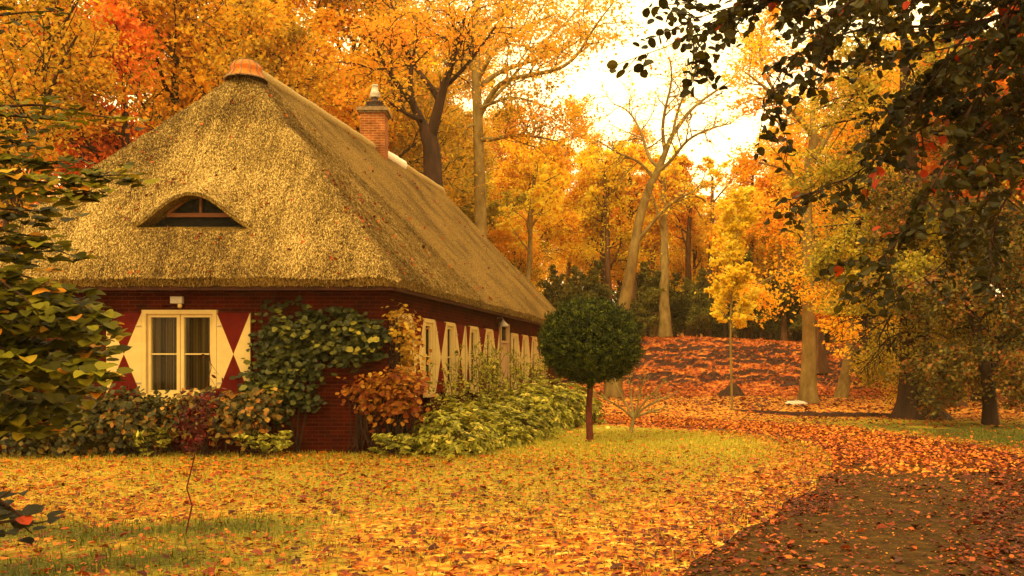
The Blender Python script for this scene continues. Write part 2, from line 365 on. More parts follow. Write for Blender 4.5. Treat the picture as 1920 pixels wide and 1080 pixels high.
def grid(name, xs, ys, zf, mat, attrs=None, **k):
    X, Y = np.meshgrid(xs, ys); Z = zf(X, Y)
    v = np.stack([X, Y, Z], -1).reshape(-1, 3); nx, ny = len(xs), len(ys)
    i = (np.arange(ny - 1)[:, None] * nx + np.arange(nx - 1)[None, :]).ravel()
    f = np.stack([i, i + 1, i + 1 + nx, i + nx], 1)
    mb = MB(); mb.add(v, f, 0, smooth=True); o = mb.build(name, mat, **k)
    for an, fn in (attrs or {}).items():
        a = o.data.attributes.new(an, 'FLOAT', 'POINT'); a.data.foreach_set('value', fn(X, Y).ravel().astype(np.float32))
    return o
def greenmask(x, y):
    a = sst(-1.2, -2.6, x) * sst(9.6, 8.4, y + .5 * x * 0 + 1.4 * (fbm(x * .8, y * .8) - .5))      # fresh grass by the sapling
    b = sst(8.0, 9.5, x) * sst(26, 24, y) * sst(8, 12, y)
    return np.clip(a + b, 0, 1) * sst(.25, .5, fbm(x * .9 + 3, y * .9))
def littermask(x, y):
    d = pathdist(x, y)
    base = .42 + .25 * (fbm(x * .35, y * .35, 3) - .5)
    base = base + .45 * sst(3.0, 1.5, d) + .5 * sst(26, 32, y) + .12 * sst(13, 8, y)
    mid = sst(14, 18, y) * sst(29, 25, y) * sst(7, 5, x)
    return base - .22 * mid - .35 * greenmask(x, y)
xs = np.unique(np.concatenate([np.linspace(-400, -30, 30), np.arange(-30, 30, .3), np.linspace(30, 400, 30)]))
ys = np.unique(np.concatenate([np.linspace(-60, 2, 12), np.arange(2, 50, .3), np.arange(50, 160, 2), np.linspace(160, 900, 20)]))
grid('ground', xs, ys, hill, M['ground'], {'litter': littermask, 'green': greenmask}, kind='structure')
grid('mound', np.arange(-24, 29, .11), np.concatenate([np.arange(48, 62, .1), np.arange(62, 79, .5)]), moundz, M['mound'], kind='structure')
# path: a sheet with a slightly ragged edge
mb = MB(); n = len(PC)
tg = np.gradient(PC, axis=0); tg /= np.linalg.norm(tg, axis=1)[:, None]; nr = np.stack([tg[:, 1], -tg[:, 0]], 1)
wl = 1.5 + .22 * (vn(np.arange(n) * .5, np.zeros(n)) - .5); wr = 1.5 + .3 * (vn(np.arange(n) * .5, np.ones(n) * 9) - .5)
L = PC - nr * wl[:, None]; R = PC + nr * wr[:, None]
v = np.concatenate([np.c_[L, np.full(n, .006)], np.c_[R, np.full(n, .006)]]); i = np.arange(n - 1)
mb.add(v, np.stack([i, i + n, i + n + 1, i + 1], 1)); mb.build('path', M['path'], kind='structure')

# low dark bank where the lawn ends in front of the trees
mb = MB(); P = []
for k in range(60):
    t = k / 59; px = 1385 + 330 * t; py = 771 + 16 * t + 3 * sin(t * 5)
    p = at(px, py, groundY(py)); p[2] = 0; P.append(p)
P = np.array(P); hgt = (.10 + .05 * np.random.default_rng(1).random(60)) * np.sin(np.linspace(.05, 3.1, 60)) ** .3
rows = [P + np.c_[np.zeros(60), np.full(60, dy), z * hgt] for dy, z in ((-.12, -.1), (-.02, .75), (.12, 1.), (.6, .75), (1.5, -.05))]
v = np.concatenate(rows); i = (np.arange(4)[:, None] * 60 + np.arange(59)[None]).ravel()
mb.add(v, np.stack([i, i + 1, i + 61, i + 60], 1), (np.repeat([0, 0, 1, 1], 59)), smooth=True)
mb.build('ditch_bank', [M['soil'], M['mound']], kind='structure')

# ------------------------------------------------------------------ fallen leaves
def scatter_litter():
    r = np.random.default_rng(21); mb = MB()
    def zone(y0, y1, dens, size, shape):
        area = .66 * (y1 * y1 - y0 * y0); n = int(area * dens)
        y = np.sqrt(r.uniform(y0 * y0, y1 * y1, n)); x = r.uniform(-.66, .66, n) * y
        d = pathdist(x, y)
        g = greenmask(x, y)
        edge = fbm(x * 1.3, y * 1.3, 3)
        bare = sst(1.55, .85, d + (edge - .5) * 1.6) * sst(15.5, 13.2, y + (edge - .5) * 3)
        pr = .56 + .4 * (fbm(x * .7, y * .7, 3) - .5) * 2
        pr = pr * (1 - .62 * g) + .5 * sst(2.6, 1.6, d)
        mid = sst(14, 18, y) * sst(28, 25, y) * sst(6, 4, x) * sst(2, 3, d); pr = pr * (1 - .68 * mid)
        pr = np.where(bare > 0, pr * (1 - bare) + bare * (.1 + .32 * sst(.45, .62, fbm(x * 2, y * 2, 3)) + .6 * sst(-.1, .7, x - np.interp(y, PC[:14 * 3, 1], PC[:14 * 3, 0]))), pr)
        k = r.random(n) < pr
        x, y, d, m, g2 = x[k], y[k], d[k], mid[k], g[k]; n = len(x)
        red = .2 * sst(3.2, 1.2, d) + .16 * sst(5, 9, x) + .12 * sst(29, 34, y)
        tone = r.beta(1.7, 1.7, n) * .92 + .2 * m - .07 - red + .3 * (fbm(x * .9, y * .9, 3) - .5) - .06 * sst(14, 9, y)
        tone = np.clip(tone, 0.02, 1)
        z = .012 + r.random(n) ** 2 * .035
        tone_sz = size * (1 + .9 * (r.random(n) < .07) - .25 * (r.random(n) < .3))
        leaves(mb, np.c_[x, y, z], tone_sz, tone, flat=.7, shape=shape, wid=.7, rng=r, jit=.5)
    zone(5.6, 11, 680, .041, 'oval'); zone(11, 18, 420, .048, 'oval'); zone(18, 30, 130, .07, 'quad'); zone(30, 50, 34, .13, 'quad')
    n = 16000; k = r.integers(26, len(PC) - 4, n); x = PC[k, 0] + r.normal(0, 1., n); y = PC[k, 1] + r.normal(0, .9, n)      # leaves drifted over the far half of the path
    q_ = y > 11.8 + 3.4 * fbm(x * 1.5, y * 1.5, 3) + r.normal(0, .5, n); x, y = x[q_], y[q_]
    leaves(mb, np.c_[x, y, .02 + r.random(len(x)) * .03], .075, np.clip(.28 + .5 * r.random(len(x)), 0, 1), flat=.6, rng=r)
    n = 9000; k = r.integers(0, 34, n); x = PC[k, 0] + r.normal(0, 1.1, n); y = PC[k, 1] + r.normal(0, .4, n)      # crumbled bits on the path
    leaves(mb, np.c_[x, y, np.full(n, .014)], .02, r.random(n) ** 1.5 * .8, flat=.8, rng=r, jit=.7)
    mb.build('fallen_leaves', M['litter'], kind='stuff', label='orange, yellow and red autumn leaves fallen over lawn and path', cat='leaves')
    mb = MB(); n = 42000
    y = r.uniform(49, 62, n); x = r.uniform(-12, 28, n)
    z = moundz(x, y); zx = moundz(x, y + .1)
    k = ((zx - z) / .1 < .42) | (r.random(n) < .22) & (z > -.02); x, y, z = x[k], y[k], z[k]
    leaves(mb, np.c_[x, y, z + .03], .15, np.clip(r.beta(1.4, 1.8, len(x)) * .7 + .08, 0, 1), flat=.7, rng=r)
    mb.build('mound_leaves', M['litter'], kind='stuff', label='rusty red leaves lying over the clods of the mound', cat='leaves')
    mb = MB(); n = 110000
    y = np.sqrt(r.uniform(5.6 ** 2, 22 ** 2, n)); x = r.uniform(-.56, .56, n) * y
    g = greenmask(x, y); d = pathdist(x, y)
    k = (d > 1.5) & (r.random(n) < .3 + .7 * g + .4 * sst(12, 16, y)) ; x, y, g = x[k], y[k], g[k]
    H = np.full(len(x), .06)
    leaves(mb, np.c_[x, y, H * .45], .085, np.clip(r.random(len(x)) * .7 + .3 - .6 * g, 0, 1), flat=.85,
           nrm=np.c_[r.normal(0, 1, len(x)), r.normal(0, 1, len(x)), r.normal(0, .3, len(x))], tdir=np.array([0, 0, 3.]), wid=.1, rng=r)
    mb.build('grass', M['grass'], kind='stuff', label='short yellow green grass showing between the fallen leaves', cat='grass')
scatter_litter()

# ------------------------------------------------------------------ trees
UP = np.array([0, 0, 1.])
def nrmz(v): return v / (np.linalg.norm(v) + 1e-9)
class Tree:
    """trunk and limbs as tapered tubes; leaf sites along the finest twigs"""
    def __init__(s, seed, nch=(9, 6, 5), ratio=(.45, .5, .5), seg=(7, 6, 4, 3), wob=.16, up=(.25, .12, .04, 0), ang=(.9, .9, .9),
                 nleaf=9, spread=.35, minr=.012, flatten=.6, first=.3, lo=(.28, .2, .15)):
        s.r = np.random.default_rng(seed); s.__dict__.update(nch=nch, ratio=ratio, seg=seg, wob=wob, up=up, ang=ang, nleaf=nleaf, spread=spread, minr=minr, flatten=flatten, first=first, lo=lo)
        s.wood = MB(); s.pos = []; s.tone = []; s.maxl = len(nch)
    def limb(s, pts, r0, r1, lev=1, kids=True, L=None, sides=8, flare=None, smooth=2):
        P = np.asarray(pts, float)
        for _ in range(smooth):
            Q = np.empty((len(P) * 2 - 1, 3)); Q[::2] = P; Q[1::2] = (P[1:] + P[:-1]) / 2
            Q[1:-1] = (Q[:-2] + 2 * Q[1:-1] + Q[2:]) / 4; P = Q
        rad = np.linspace(1, 0, len(P)) ** .9 * (r0 - r1) + r1
        s.wood.tube(P, rad, sides, flare=flare)
        if kids: s.kids(P, rad, L or np.linalg.norm(P[-1] - P[0]), lev, s.r.normal(0, .14))
        return P
    def kids(s, P, rad, L, lev, tb):
        if lev >= s.maxl: return
        r = s.r; lo = s.lo[min(lev, len(s.lo) - 1)]
        for k in range(s.nch[lev]):
            f = lo + (1 - lo) * (k + r.random()) / s.nch[lev]; q = f * (len(P) - 1); i = min(int(q), len(P) - 2)
            p = P[i] + (P[i + 1] - P[i]) * (q - i); d = nrmz(P[i + 1] - P[i])
            a = r.normal(0, 1, 3); a[2] *= s.flatten; a = nrmz(a - d * (a @ d))
            an = s.ang[lev] * r.uniform(.7, 1.25)
            cd = nrmz(d * cos(an) + a * sin(an))
            cl = L * s.ratio[lev] * r.uniform(.65, 1.25) * (1.15 - .55 * f)
            s.grow(p, cd, cl, max(s.minr, min(rad[i] * .6, cl * .03)), lev + 1, tb + r.normal(0, .1))
    def grow(s, p, d, L, r0, lev, tb=0.):
        r = s.r; n = s.seg[min(lev, len(s.seg) - 1)]; P = [p]
        for i in range(n):
            d = nrmz(d + r.normal(0, s.wob, 3) + UP * s.up[min(lev, len(s.up) - 1)] * .5); p = p + d * L / n; P.append(p)
        P = np.array(P); rad = np.linspace(r0, max(r0 * .3, s.minr * .6), n + 1)
        s.wood.tube(P, rad, 8 if lev == 0 else (5 if lev == 1 else 3))
        if lev < s.maxl: s.kids(P, rad, L, lev, tb)
        if lev >= s.maxl - 1:
            m = int(s.nleaf * (1 if lev == s.maxl else .5) * r.uniform(.5, 1.5))
            q = r.uniform(.15, 1, m) * n; i = np.minimum(q.astype(int), n - 1); f = (q - i)[:, None]
            o = r.normal(0, s.spread, (m, 3)); o[:, 2] *= .45
            s.pos.append(P[i] * (1 - f) + P[i + 1] * f + o * min(1, L * 1.2)); s.tone.append(np.full(m, tb))
    def done(s, name, bark, leafm, size, base=(0, 0, 0), label=None, cat='tree', group=None, shape='quad', wid=.7, flat=.45, keep=1., tone=.5, tv=.2, wname='trunk', cname='crown', drop=None, fn=None):
        root = empty(name, base, label=label, cat=cat, group=group)
        b = np.asarray(base, float)
        s.wood.v = [v - b for v in s.wood.v]
        s.wood.build(wname, bark, root)
        pos = np.concatenate(s.pos); tn = np.concatenate(s.tone)
        k = s.r.random(len(pos)) < keep
        if drop is not None: k &= drop(pos)
        pos, tn = pos[k], tn[k]
        tn = np.clip(tone + tn + s.r.normal(0, tv, len(pos)), 0.02, .98)
        mb = MB(); leaves(mb, pos - b, size, tn, flat=flat, shape=shape, wid=wid, rng=s.r)
        mb.build(cname, leafm, root)
        print(name, 'leaves', len(pos))
        return root

def flare(k=.5, lobes=5, rows=3.):
    return lambda i, a: 1 + (k * np.exp(-i / rows)) * (1 + .45 * np.sin(a * lobes + 1.)) + .03 * np.sin(a * 3 + i * .7)

def bgtree(seed, name, H, bark, leafm, size, lowest=.25, nch=(13, 6, 5), nleaf=11, r=.28, spread=.4, keep=1., lean=.03, **k):
    t = Tree(seed, nch=nch, nleaf=nleaf, spread=spread, ratio=(.36, .5, .5), lo=(lowest, .2, .1), up=(.1, .22, .08, 0), minr=.02)
    rr = t.r; P = [np.zeros(3)]
    for i in range(1, 8): P.append(np.array([rr.normal(0, lean) * i, rr.normal(0, lean) * i, H * i / 7 * .93]))
    t.maxl = 3
    t.limb(P, r, .05, lev=0, L=H, sides=9, flare=flare(.35), smooth=1)
    return t.done(name, bark, leafm, size, keep=keep, **k)
# ------------------------------------------------------------------ cottage (s across the front, t along the side, z up)
OX, OY, KX = -2.138, 16.31, .2167
def W(v):
    v = np.asarray(v, float).reshape(-1, 3)
    return np.c_[OX + v[:, 0] + KX * v[:, 1], OY + v[:, 1], v[:, 2]]
def unW(x, y): return x - OX - KX * (y - OY), y - OY
cottage = empty('thatched_cottage', tuple(W([[-3.5, 6, 0]])[0]), label='red brick cottage with a big golden thatched roof and shuttered windows', cat='cottage')
CL = np.array(cottage.location)
def hb(mb, name, mats, parent=None, **k):
    mb.v = [v - CL for v in mb.v]
    o = mb.build(name, mats, parent or cottage, **k)
    return o
SL, SR, TF, TB = -7.4, .37, -.5, 18.2
SM = (SL + SR) / 2; HW = (SR - SL) / 2; AF = 2.78; ZE, ZR = 2.98, 7.32
def smin(a, b, k):
    h = np.clip(.5 + .5 * (b - a) / k, 0, 1); return b * (1 - h) + a * h - k * h * (1 - h)
def roofz(s, t, bump=True):
    a = (t - TF) / AF; b = (TB - t) / AF; c = (SR - s) / HW; d = (s - SL) / HW
    h = smin(smin(a, b, .05), smin(c, d, .06), .07)
    z = ZE + (ZR - ZE) * h
    ed = np.minimum(np.minimum(t - TF, TB - t), np.minimum(SR - s, s - SL))
    z = z - .05 * (1 - sst(0, .1, ed))
    if bump: z = z + (fbm(s * 1.1, t * 1.1 + z, 3) - .45) * .1 + (fbm(s * 9, t * 9 + z * 5, 3) - .45) * .05
    return z
# eyebrow dormer: the thatch lifts over a low arch in the front slope
DY = TF + (1.45 + (690 - 432) / F * 16.6 - ZE) * AF / (ZR - ZE)      # depth of the opening along t
DC = (357 - 960) / F * (OY + DY) - OX - KX * DY; DW = .99
ZB = float(roofz(np.array([DC]), np.array([DY]), False)[0])
def arch(s): 
    u = np.abs(s - DC) / DW
    return np.where(u < 1, (np.cos(np.clip(u, 0, 1) * pi) * .5 + .5) ** .7, 0) * .56
def hoodz(s, t):
    u = (s - DC) / (DW * 1.0)
    A = arch(s) + .035 * np.exp(-(u / 1.05) ** 4)
    return ZB + A + (t - DY) * .62 - .35 * sst(.92, 1.7, np.abs(u))
def fullroof(s, t):
    z = roofz(s, t)
    h = hoodz(s, t); on = (t >= DY - 1e-6) & (t < DY + 1.5) & (np.abs(s - DC) < DW * 1.9)
    zz = -smin(-z, -h, .2)
    return np.where(on & (zz > z), zz, z)

def build_thatch():
    mb = MB()
    def surf(ss, ts, fn, mask=None, mat=0):
        S, T = np.meshgrid(ss, ts); Z = fn(S, T); nx, ny = len(ss), len(ts)
        v = W(np.stack([S, T, Z], -1).reshape(-1, 3)); i = (np.arange(ny - 1)[:, None] * nx + np.arange(nx - 1)[None]).ravel()
        f = np.stack([i, i + 1, i + 1 + nx, i + nx], 1)
        if mask is not None:
            cs = ((S[:-1, :-1] + S[1:, 1:]) / 2).ravel(); ct = ((T[:-1, :-1] + T[1:, 1:]) / 2).ravel(); f = f[mask(cs, ct)]
        mb.add(v, f, mat, smooth=True)
    e = 1e-4
    ss = np.unique(np.r_[np.arange(SL, SR, .05), DC - DW, DC + DW, SR])
    ts = np.unique(np.r_[np.arange(TF, DY - .03, .045), DY - e, DY + e, np.arange(DY + .05, 5, .045), np.arange(5, TB, .09), TB])
    inh = lambda s, t: (np.abs(s - DC) < DW) & (t > DY - e) & (t < DY + e * 2 + .0)
    # outer skin, without the little vertical step across the dormer mouth
    surf(ss, ts, fullroof, lambda s, t: ~((np.abs(s - DC) < DW) & (t > DY - 2 * e) & (t < DY + 2 * e)))
    # the slope running on below the hood to the window
    s2 = np.linspace(DC - DW, DC + DW, 50)
    surf(s2, np.array([DY - .06, DY, DY + .04, DY + .1, DY + .16, DY + .4]), lambda S, T: np.minimum(ZB - .05 + np.interp(T, [DY - .06, DY, DY + .16, DY + .4], [-.06, .02, .1, .12]), ZB + arch(S) + .1))
    # underside of the hood
    A = ZB + arch(s2) + .0
    lip = np.stack([s2, np.full(50, DY), A], 1); outer = np.stack([s2, np.full(50, DY), fullroof(s2, np.full(50, DY + e))], 1)
    back = np.stack([s2, np.full(50, DY + .75), A + .02], 1); i = np.arange(49)
    mb.add(W(np.concatenate([outer, lip, back])), np.concatenate([np.stack([i, i + 50, i + 51, i + 1], 1), np.stack([i + 50, i + 100, i + 101, i + 51], 1)]), 0)
    # the cut edge of the eaves and the underside
    per = []
    for s in np.arange(SL, SR, .1): per.append((s, TF))
    for t in np.arange(TF, TB, .1): per.append((SR, t))
    for s in np.arange(SR, SL, -.1): per.append((s, TB))
    for t in np.arange(TB, TF, -.1): per.append((SL, t))
    per = np.array(per); n = len(per); top = fullroof(per[:, 0], per[:, 1])
    c = np.array([SM, (TF + TB) / 2]); inn = per + np.sign(c - per) * np.array([.05, .05]); inn2 = per + np.sign(c - per) * .75
    inn[:, 0] = np.clip(inn[:, 0], SL + .05, SR - .05); inn[:, 1] = np.clip(inn[:, 1], TF + .05, TB - .05)
    inn2[:, 0] = np.clip(per[:, 0], SL + .7, SR - .7); inn2[:, 1] = np.clip(per[:, 1], TF + .7, TB - .7)
    rg = np.random.default_rng(4)
    rows = [np.c_[per, top], np.c_[inn, 2.80 + rg.normal(0, .008, n)], np.c_[inn2, np.full(n, 2.95)]]
    i = np.arange(n); j = (i + 1) % n
    f = np.concatenate([np.stack([i + n * k + n, j + n * k + n, j + n * k, i + n * k], 1) for k in (0, 1)])
    mb.add(W(np.concatenate(rows)), f, 0)
    # cut straw ends over the two slopes one can see
    r = np.random.default_rng(12); n = 430000
    s = r.uniform(SL, SR, n); t = np.where(r.random(n) < .42, r.uniform(TF, TF + 3.2, n), TF + r.random(n) ** 1.4 * (TB - TF))
    vis = ((t - TF) / AF < (s - SL) / HW + .1) & ((SR - s) / HW < 1.03) | ((t - TF) / AF < 1) & ((s - SL) / HW > (t - TF) / AF - .1)
    vis &= ~((np.abs(s - DC) < DW) & (np.abs(t - DY) < .03))
    s, t = s[vis], t[vis]; n = len(s)
    z = fullroof(s, t); d = .02
    gs = np.clip((fullroof(s + d, t) - z) / d, -2.5, 2.5); gt = np.clip((fullroof(s, t + d) - z) / d, -2.5, 2.5)
    P = W(np.stack([s, t, z], 1))
    down = np.stack([-gs, -gt, -(gs ** 2 + gt ** 2)], 1); down /= np.linalg.norm(down, axis=1)[:, None] + 1e-6
    N = np.stack([-gs, -gt, np.ones(n)], 1); N /= np.linalg.norm(N, axis=1)[:, None]
    patch = fbm(s * .8 + 4, t * .8 + z * .6, 4)
    fr_ = (t - TF) / AF < (SR - s) / HW
    strk = np.where(fr_, fbm(s * 9, z * .5, 2), fbm(t * 9 + 40, z * .5, 2)) - .37
    tone = np.clip(r.random(n) * .8 + .1 + (patch - .47) * .8 + strk * .45, 0, 1)
    leaves(mb, P + N * r.uniform(.0, .022, n)[:, None], .05, tone, flat=.8, nrm=N, tdir=down * 1.4, tj=.6, wid=.24, mat=1, rng=r)
    # ragged straw fringe along the eaves
    n = 4200; k = r.random(n); fr = k < .35
    s = np.where(fr, r.uniform(SL, SR, n), SR); t = np.where(fr, TF, r.uniform(TF, TB, n))
    P = W(np.stack([s, t, r.uniform(2.79, 2.9, n)], 1)) + r.normal(0, .012, (n, 3))
    leaves(mb, P, .06, r.random(n) * .6, flat=.3, tdir=np.array([0, -.3, -2.]), wid=.14, mat=1, rng=r)
    hb(mb, 'thatch', [M['thatch'], M['straw']])
build_thatch()

# thatched ridge roll with pale mortar by the chimney
mb = MB(); tt = np.arange(TF + AF + .3, TB - AF + .12, .15)
zz = roofz(np.full(len(tt), SM), tt, False)
P = W(np.stack([np.full(len(tt), SM), tt, zz + .02 + .02 * vn(tt * 2, tt * 0)], 1))
mb.tube(P, .13, 9); hb(mb, 'ridge_roll', noise_mat('ridge_straw', [(.3, (.22, .14, .04)), (.7, (.55, .4, .15))], 30, bump=.8))
mb = MB(); t0 = 9.5
tt = np.arange(t0, t0 + 2.0, .12); P = W(np.stack([np.full(len(tt), SM), tt, roofz(np.full(len(tt), SM), tt, False) + .045], 1))
mb.tube(P, .14 + .03 * vn(tt * 3, tt * 0 + 3), 9); hb(mb, 'ridge_mortar', M['mortar'])
# terracotta cap at the near end of the ridge
cap = MB(); c = W([[SM, TF + AF + .02, ZR - .17]])[0]
na = 20; prof = [(.40, -.13), (.33, -.05), (.29, .02), (.3, .1), (.25, .17), (.18, .22), (.09, .25), (.01, .26)]
v = []; f = []
for r_, z_ in prof:
    for j in range(na * 2):
        a = j * pi / na; q = 1 + .03 * (j % 5 == 0)
        v.append((c[0] + r_ * q * 1.0 * cos(a), c[1] + r_ * q * 1.1 * sin(a), c[2] + z_))
m_ = na * 2
for i in range(len(prof) - 1):
    for j in range(m_): f.append((i * m_ + j, i * m_ + (j + 1) % m_, (i + 1) * m_ + (j + 1) % m_, (i + 1) * m_ + j))
cap.add(v, f, smooth=False)
hb(cap, 'ridge_cap', M['terra'])
rb = MB(); a = np.linspace(0, 2 * pi, 30); rb.tube(np.c_[c[0] + .40 * np.cos(a), c[1] + .44 * np.sin(a), np.full(30, c[2] - .13)], .018, 6)
for k in range(12):
    a = k * pi / 6; q = np.array([[c[0] + r_ * 1.02 * cos(a), c[1] + r_ * 1.12 * sin(a), c[2] + z_ + .004] for r_, z_ in prof]); rb.tube(q, .012, 5)
hb(rb, 'ridge_cap_rim', M['stone'])

# dormer window under the hood
yw = DY + .3; zb = ZB + .235
mb = MB(); mb.box((DC - .56, yw - .03, zb), (DC + .56, yw + .03, zb + .07), 0, W)
mb.box((DC + .0, yw - .02, zb + .075), (DC + .035, yw + .02, ZB + .62), 0, W)
for sg in (-1, 1):
    a = np.array([[DC + sg * .56, yw, zb + .06], [DC + sg * .30, yw, ZB + .50]]); mb.tube(W(a), .035, 4)
dw = hb(mb, 'dormer_window', M['woodred'])
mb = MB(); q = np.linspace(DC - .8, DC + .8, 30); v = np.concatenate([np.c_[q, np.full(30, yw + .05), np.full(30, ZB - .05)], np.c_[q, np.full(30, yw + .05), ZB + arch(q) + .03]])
i = np.arange(29); mb.add(W(v), np.stack([i, i + 1, i + 31, i + 30], 1)); hb(mb, 'pane', M['dark'], dw)  # near-black sheet: shade of the dormer recess painted in, not glass
# ---- walls with real openings
FW = dict(z0=.94, z1=2.435)
fo = [(-4.12, -2.855, .94, 2.435)]
SW = [(.43, 1.2), (1.95, 2.62), (3.42, 4.07), (5.32, 5.99), (6.8, 7.43), (9.7, 10.4), (11.1, 11.8), (12.45, 13.15), (13.9, 14.6)]
so = [(a, b, .95, 2.4) for a, b in SW] + [(8.3, 9.3, 0.0, 2.62)]
def wall(mb, u0, u1, z0, z1, ops, fn, th=.3):
    us = sorted({u0, u1, *[o[0] for o in ops], *[o[1] for o in ops]}); zs = sorted({z0, z1, *[o[2] for o in ops], *[o[3] for o in ops]})
    for i in range(len(us) - 1):
        for j in range(len(zs) - 1):
            cu, cz = (us[i] + us[i + 1]) / 2, (zs[j] + zs[j + 1]) / 2
            if any(o[0] < cu < o[1] and o[2] < cz < o[3] for o in ops): continue
            mb.add(fn([(us[i], 0, zs[j]), (us[i + 1], 0, zs[j]), (us[i + 1], 0, zs[j + 1]), (us[i], 0, zs[j + 1])]), [(0, 1, 2, 3)])
    for a, b, c_, d in ops:
        mb.add(fn([(a, 0, c_), (b, 0, c_), (b, 0, d), (a, 0, d), (a, th, c_), (b, th, c_), (b, th, d), (a, th, d)]),
               [(0, 4, 5, 1), (1, 5, 6, 2), (2, 6, 7, 3), (3, 7, 4, 0)])
SI = -6.9
ff = lambda v: W([(p[0], p[1], p[2]) for p in v])
fs = lambda v: W([(-p[1], p[0], p[2]) for p in v])
mb = MB(); wall(mb, SI, 0, -.1, 2.96, fo, ff); wall(mb, 0, 17.7, -.1, 2.96, so, fs)
mb.add(W([(SI, 0, -.1), (SI, 17.7, -.1), (SI, 17.7, 2.96), (SI, 0, 2.96), (0, 17.7, -.1), (0, 17.7, 2.96)]), [(0, 3, 2, 1), (1, 2, 5, 4)])
hb(mb, 'wall', M['brick'])
mb = MB(); mb.box((SI + .35, .4, 0), (-.4, 17.2, 2.9), 0, W); hb(mb, 'interior', M['dark'])  # solid block, the darkness of the rooms is put into its colour
mb = MB(); mb.box((SL + .12, TF + .09, 2.74), (SR - .1, TF + .13, 2.86), 0, W); mb.box((SR - .13, TF + .13, 2.74), (SR - .09, TB - .1, 2.86), 0, W)
hb(mb, 'eaves_board', M['soffit'])

def window(fn, a, b, z0, z1, ncol, nrow, mainfr=.07, sash=.055, proud=.05, curt=True):
    """casement: frame, sashes and bars as one mesh, with panes, curtain and sill below it"""
    mb = MB(); g = MB(); cu = MB(); si = MB()
    def bx(m, u0, u1, d0, d1, za, zb_): 
        m.add(fn([(u0, d0, za), (u1, d0, za), (u1, d1, za), (u0, d1, za), (u0, d0, zb_), (u1, d0, zb_), (u1, d1, zb_), (u0, d1, zb_)]),
              np.array([[0, 3, 2, 1], [4, 5, 6, 7], [0, 1, 5, 4], [1, 2, 6, 5], [2, 3, 7, 6], [3, 0, 4, 7]]))
    bx(mb, a, a + mainfr, -proud, .1, z0, z1); bx(mb, b - mainfr, b, -proud, .1, z0, z1)
    bx(mb, a + mainfr, b - mainfr, -proud, .1, z1 - mainfr, z1); bx(mb, a + mainfr, b - mainfr, -proud, .1, z0, z0 + mainfr)
    ia, ib, ja, jb = a + mainfr, b - mainfr, z0 + mainfr, z1 - mainfr; w = (ib - ia) / ncol
    for k in range(ncol):
        u0, u1 = ia + k * w + .006, ia + (k + 1) * w - .006
        bx(mb, u0, u0 + sash, -proud * .3, .08, ja, jb); bx(mb, u1 - sash, u1, -proud * .3, .08, ja, jb)
        bx(mb, u0 + sash, u1 - sash, -proud * .3, .08, jb - sash, jb); bx(mb, u0 + sash, u1 - sash, -proud * .3, .08, ja, ja + sash * 1.2)
        for q in range(1, nrow):
            zc = ja + (jb - ja) * q / nrow; bx(mb, u0 + sash, u1 - sash, 0.0, .05, zc - .012, zc + .012)
        bx(g, u0 + sash, u1 - sash, .03, .034, ja + sash, jb - sash)
    bx(si, a - .03, b + .03, -proud - .08, .02 - proud, z0 - .06, z0 - .003)
    o = hb(mb, 'window', M['cream']); hb(g, 'pane', M['glass'], o); hb(si, 'sill', M['cream'], o)
    n = 60; uu = np.linspace(ia, ib, n); rg = np.random.default_rng(int(abs(a * 100)))
    dd = .13 + .02 * np.sin(uu * 62 + np.sin(uu * 17) * 2) + .008 * rg.normal(0, 1, n)
    gap = np.abs(uu - (ia + ib) / 2)
    v = np.concatenate([fn([(u, d, za) for u, d in zip(uu, dd)]) for za in (ja - .07, jb)]); i = np.arange(n - 1)
    cu.add(v, np.stack([i, i + 1, i + n + 1, i + n], 1), smooth=True); hb(cu, 'curtain', M['curtain'], o)
    for z in (z0 + .25, z1 - .25): pass
    return o
def shutter(fn, a, b, z0, z1, hinge=0., ang=0.):
    mb = MB(); th = .03; off = -.04
    def pt(u, d, z):
        if ang:
            du = u - hinge; return (hinge + du * cos(ang), off - abs(du) * sin(ang) + d, z)
        return (u, off + d, z)
    m = (a + b) / 2; zc = (z0 + z1) / 2
    v = [pt(a, -th / 2, z0), pt(b, -th / 2, z0), pt(b, -th / 2, z1), pt(a, -th / 2, z1), pt(m, -th / 2, zc),
         pt(a, th / 2, z0), pt(b, th / 2, z0), pt(b, th / 2, z1), pt(a, th / 2, z1)]
    mb.add(fn(v), [(0, 1, 4), (1, 2, 4), (2, 3, 4), (3, 0, 4), (8, 7, 6, 5), (0, 5, 6, 1), (1, 6, 7, 2), (2, 7, 8, 3), (3, 8, 5, 0)], np.array([1, 0, 1, 0, 0, 0, 0, 0, 0]))
    o = hb(mb, 'shutter', [M['cream'], M['red']])
    for z in (z0 + .22, z1 - .22):
        h = MB(); p = fn([pt(hinge, -th / 2 - .012, z), pt(hinge + (m - hinge) * .3, -th / 2 - .012, z)]); h.tube(p, .009, 5)
        hb(h, 'hinge', M['metal'], o)
window(ff, -4.12, -2.855, .94, 2.435, 2, 2, proud=.06)
shutter(ff, -2.85, -2.285, .985, 2.385, -2.85); shutter(ff, -4.72, -4.125, .985, 2.385, -4.125)
for a, b in SW: window(fs, a, b, .95, 2.4, 1, 2, mainfr=.075, sash=.06, proud=.05)
for a, b, h in [(1.24, 1.9, 1.24), (2.66, 3.38, 2.66), (4.11, 4.82, 4.11), (6.03, 6.74, 6.03), (7.47, 8.12, 7.47), (10.44, 11.06, 10.44), (11.84, 12.42, 11.84), (13.2, 13.86, 13.2), (4.92, 5.28, 5.28)]:
    shutter(fs, a, b, .96, 2.38, h, .0)
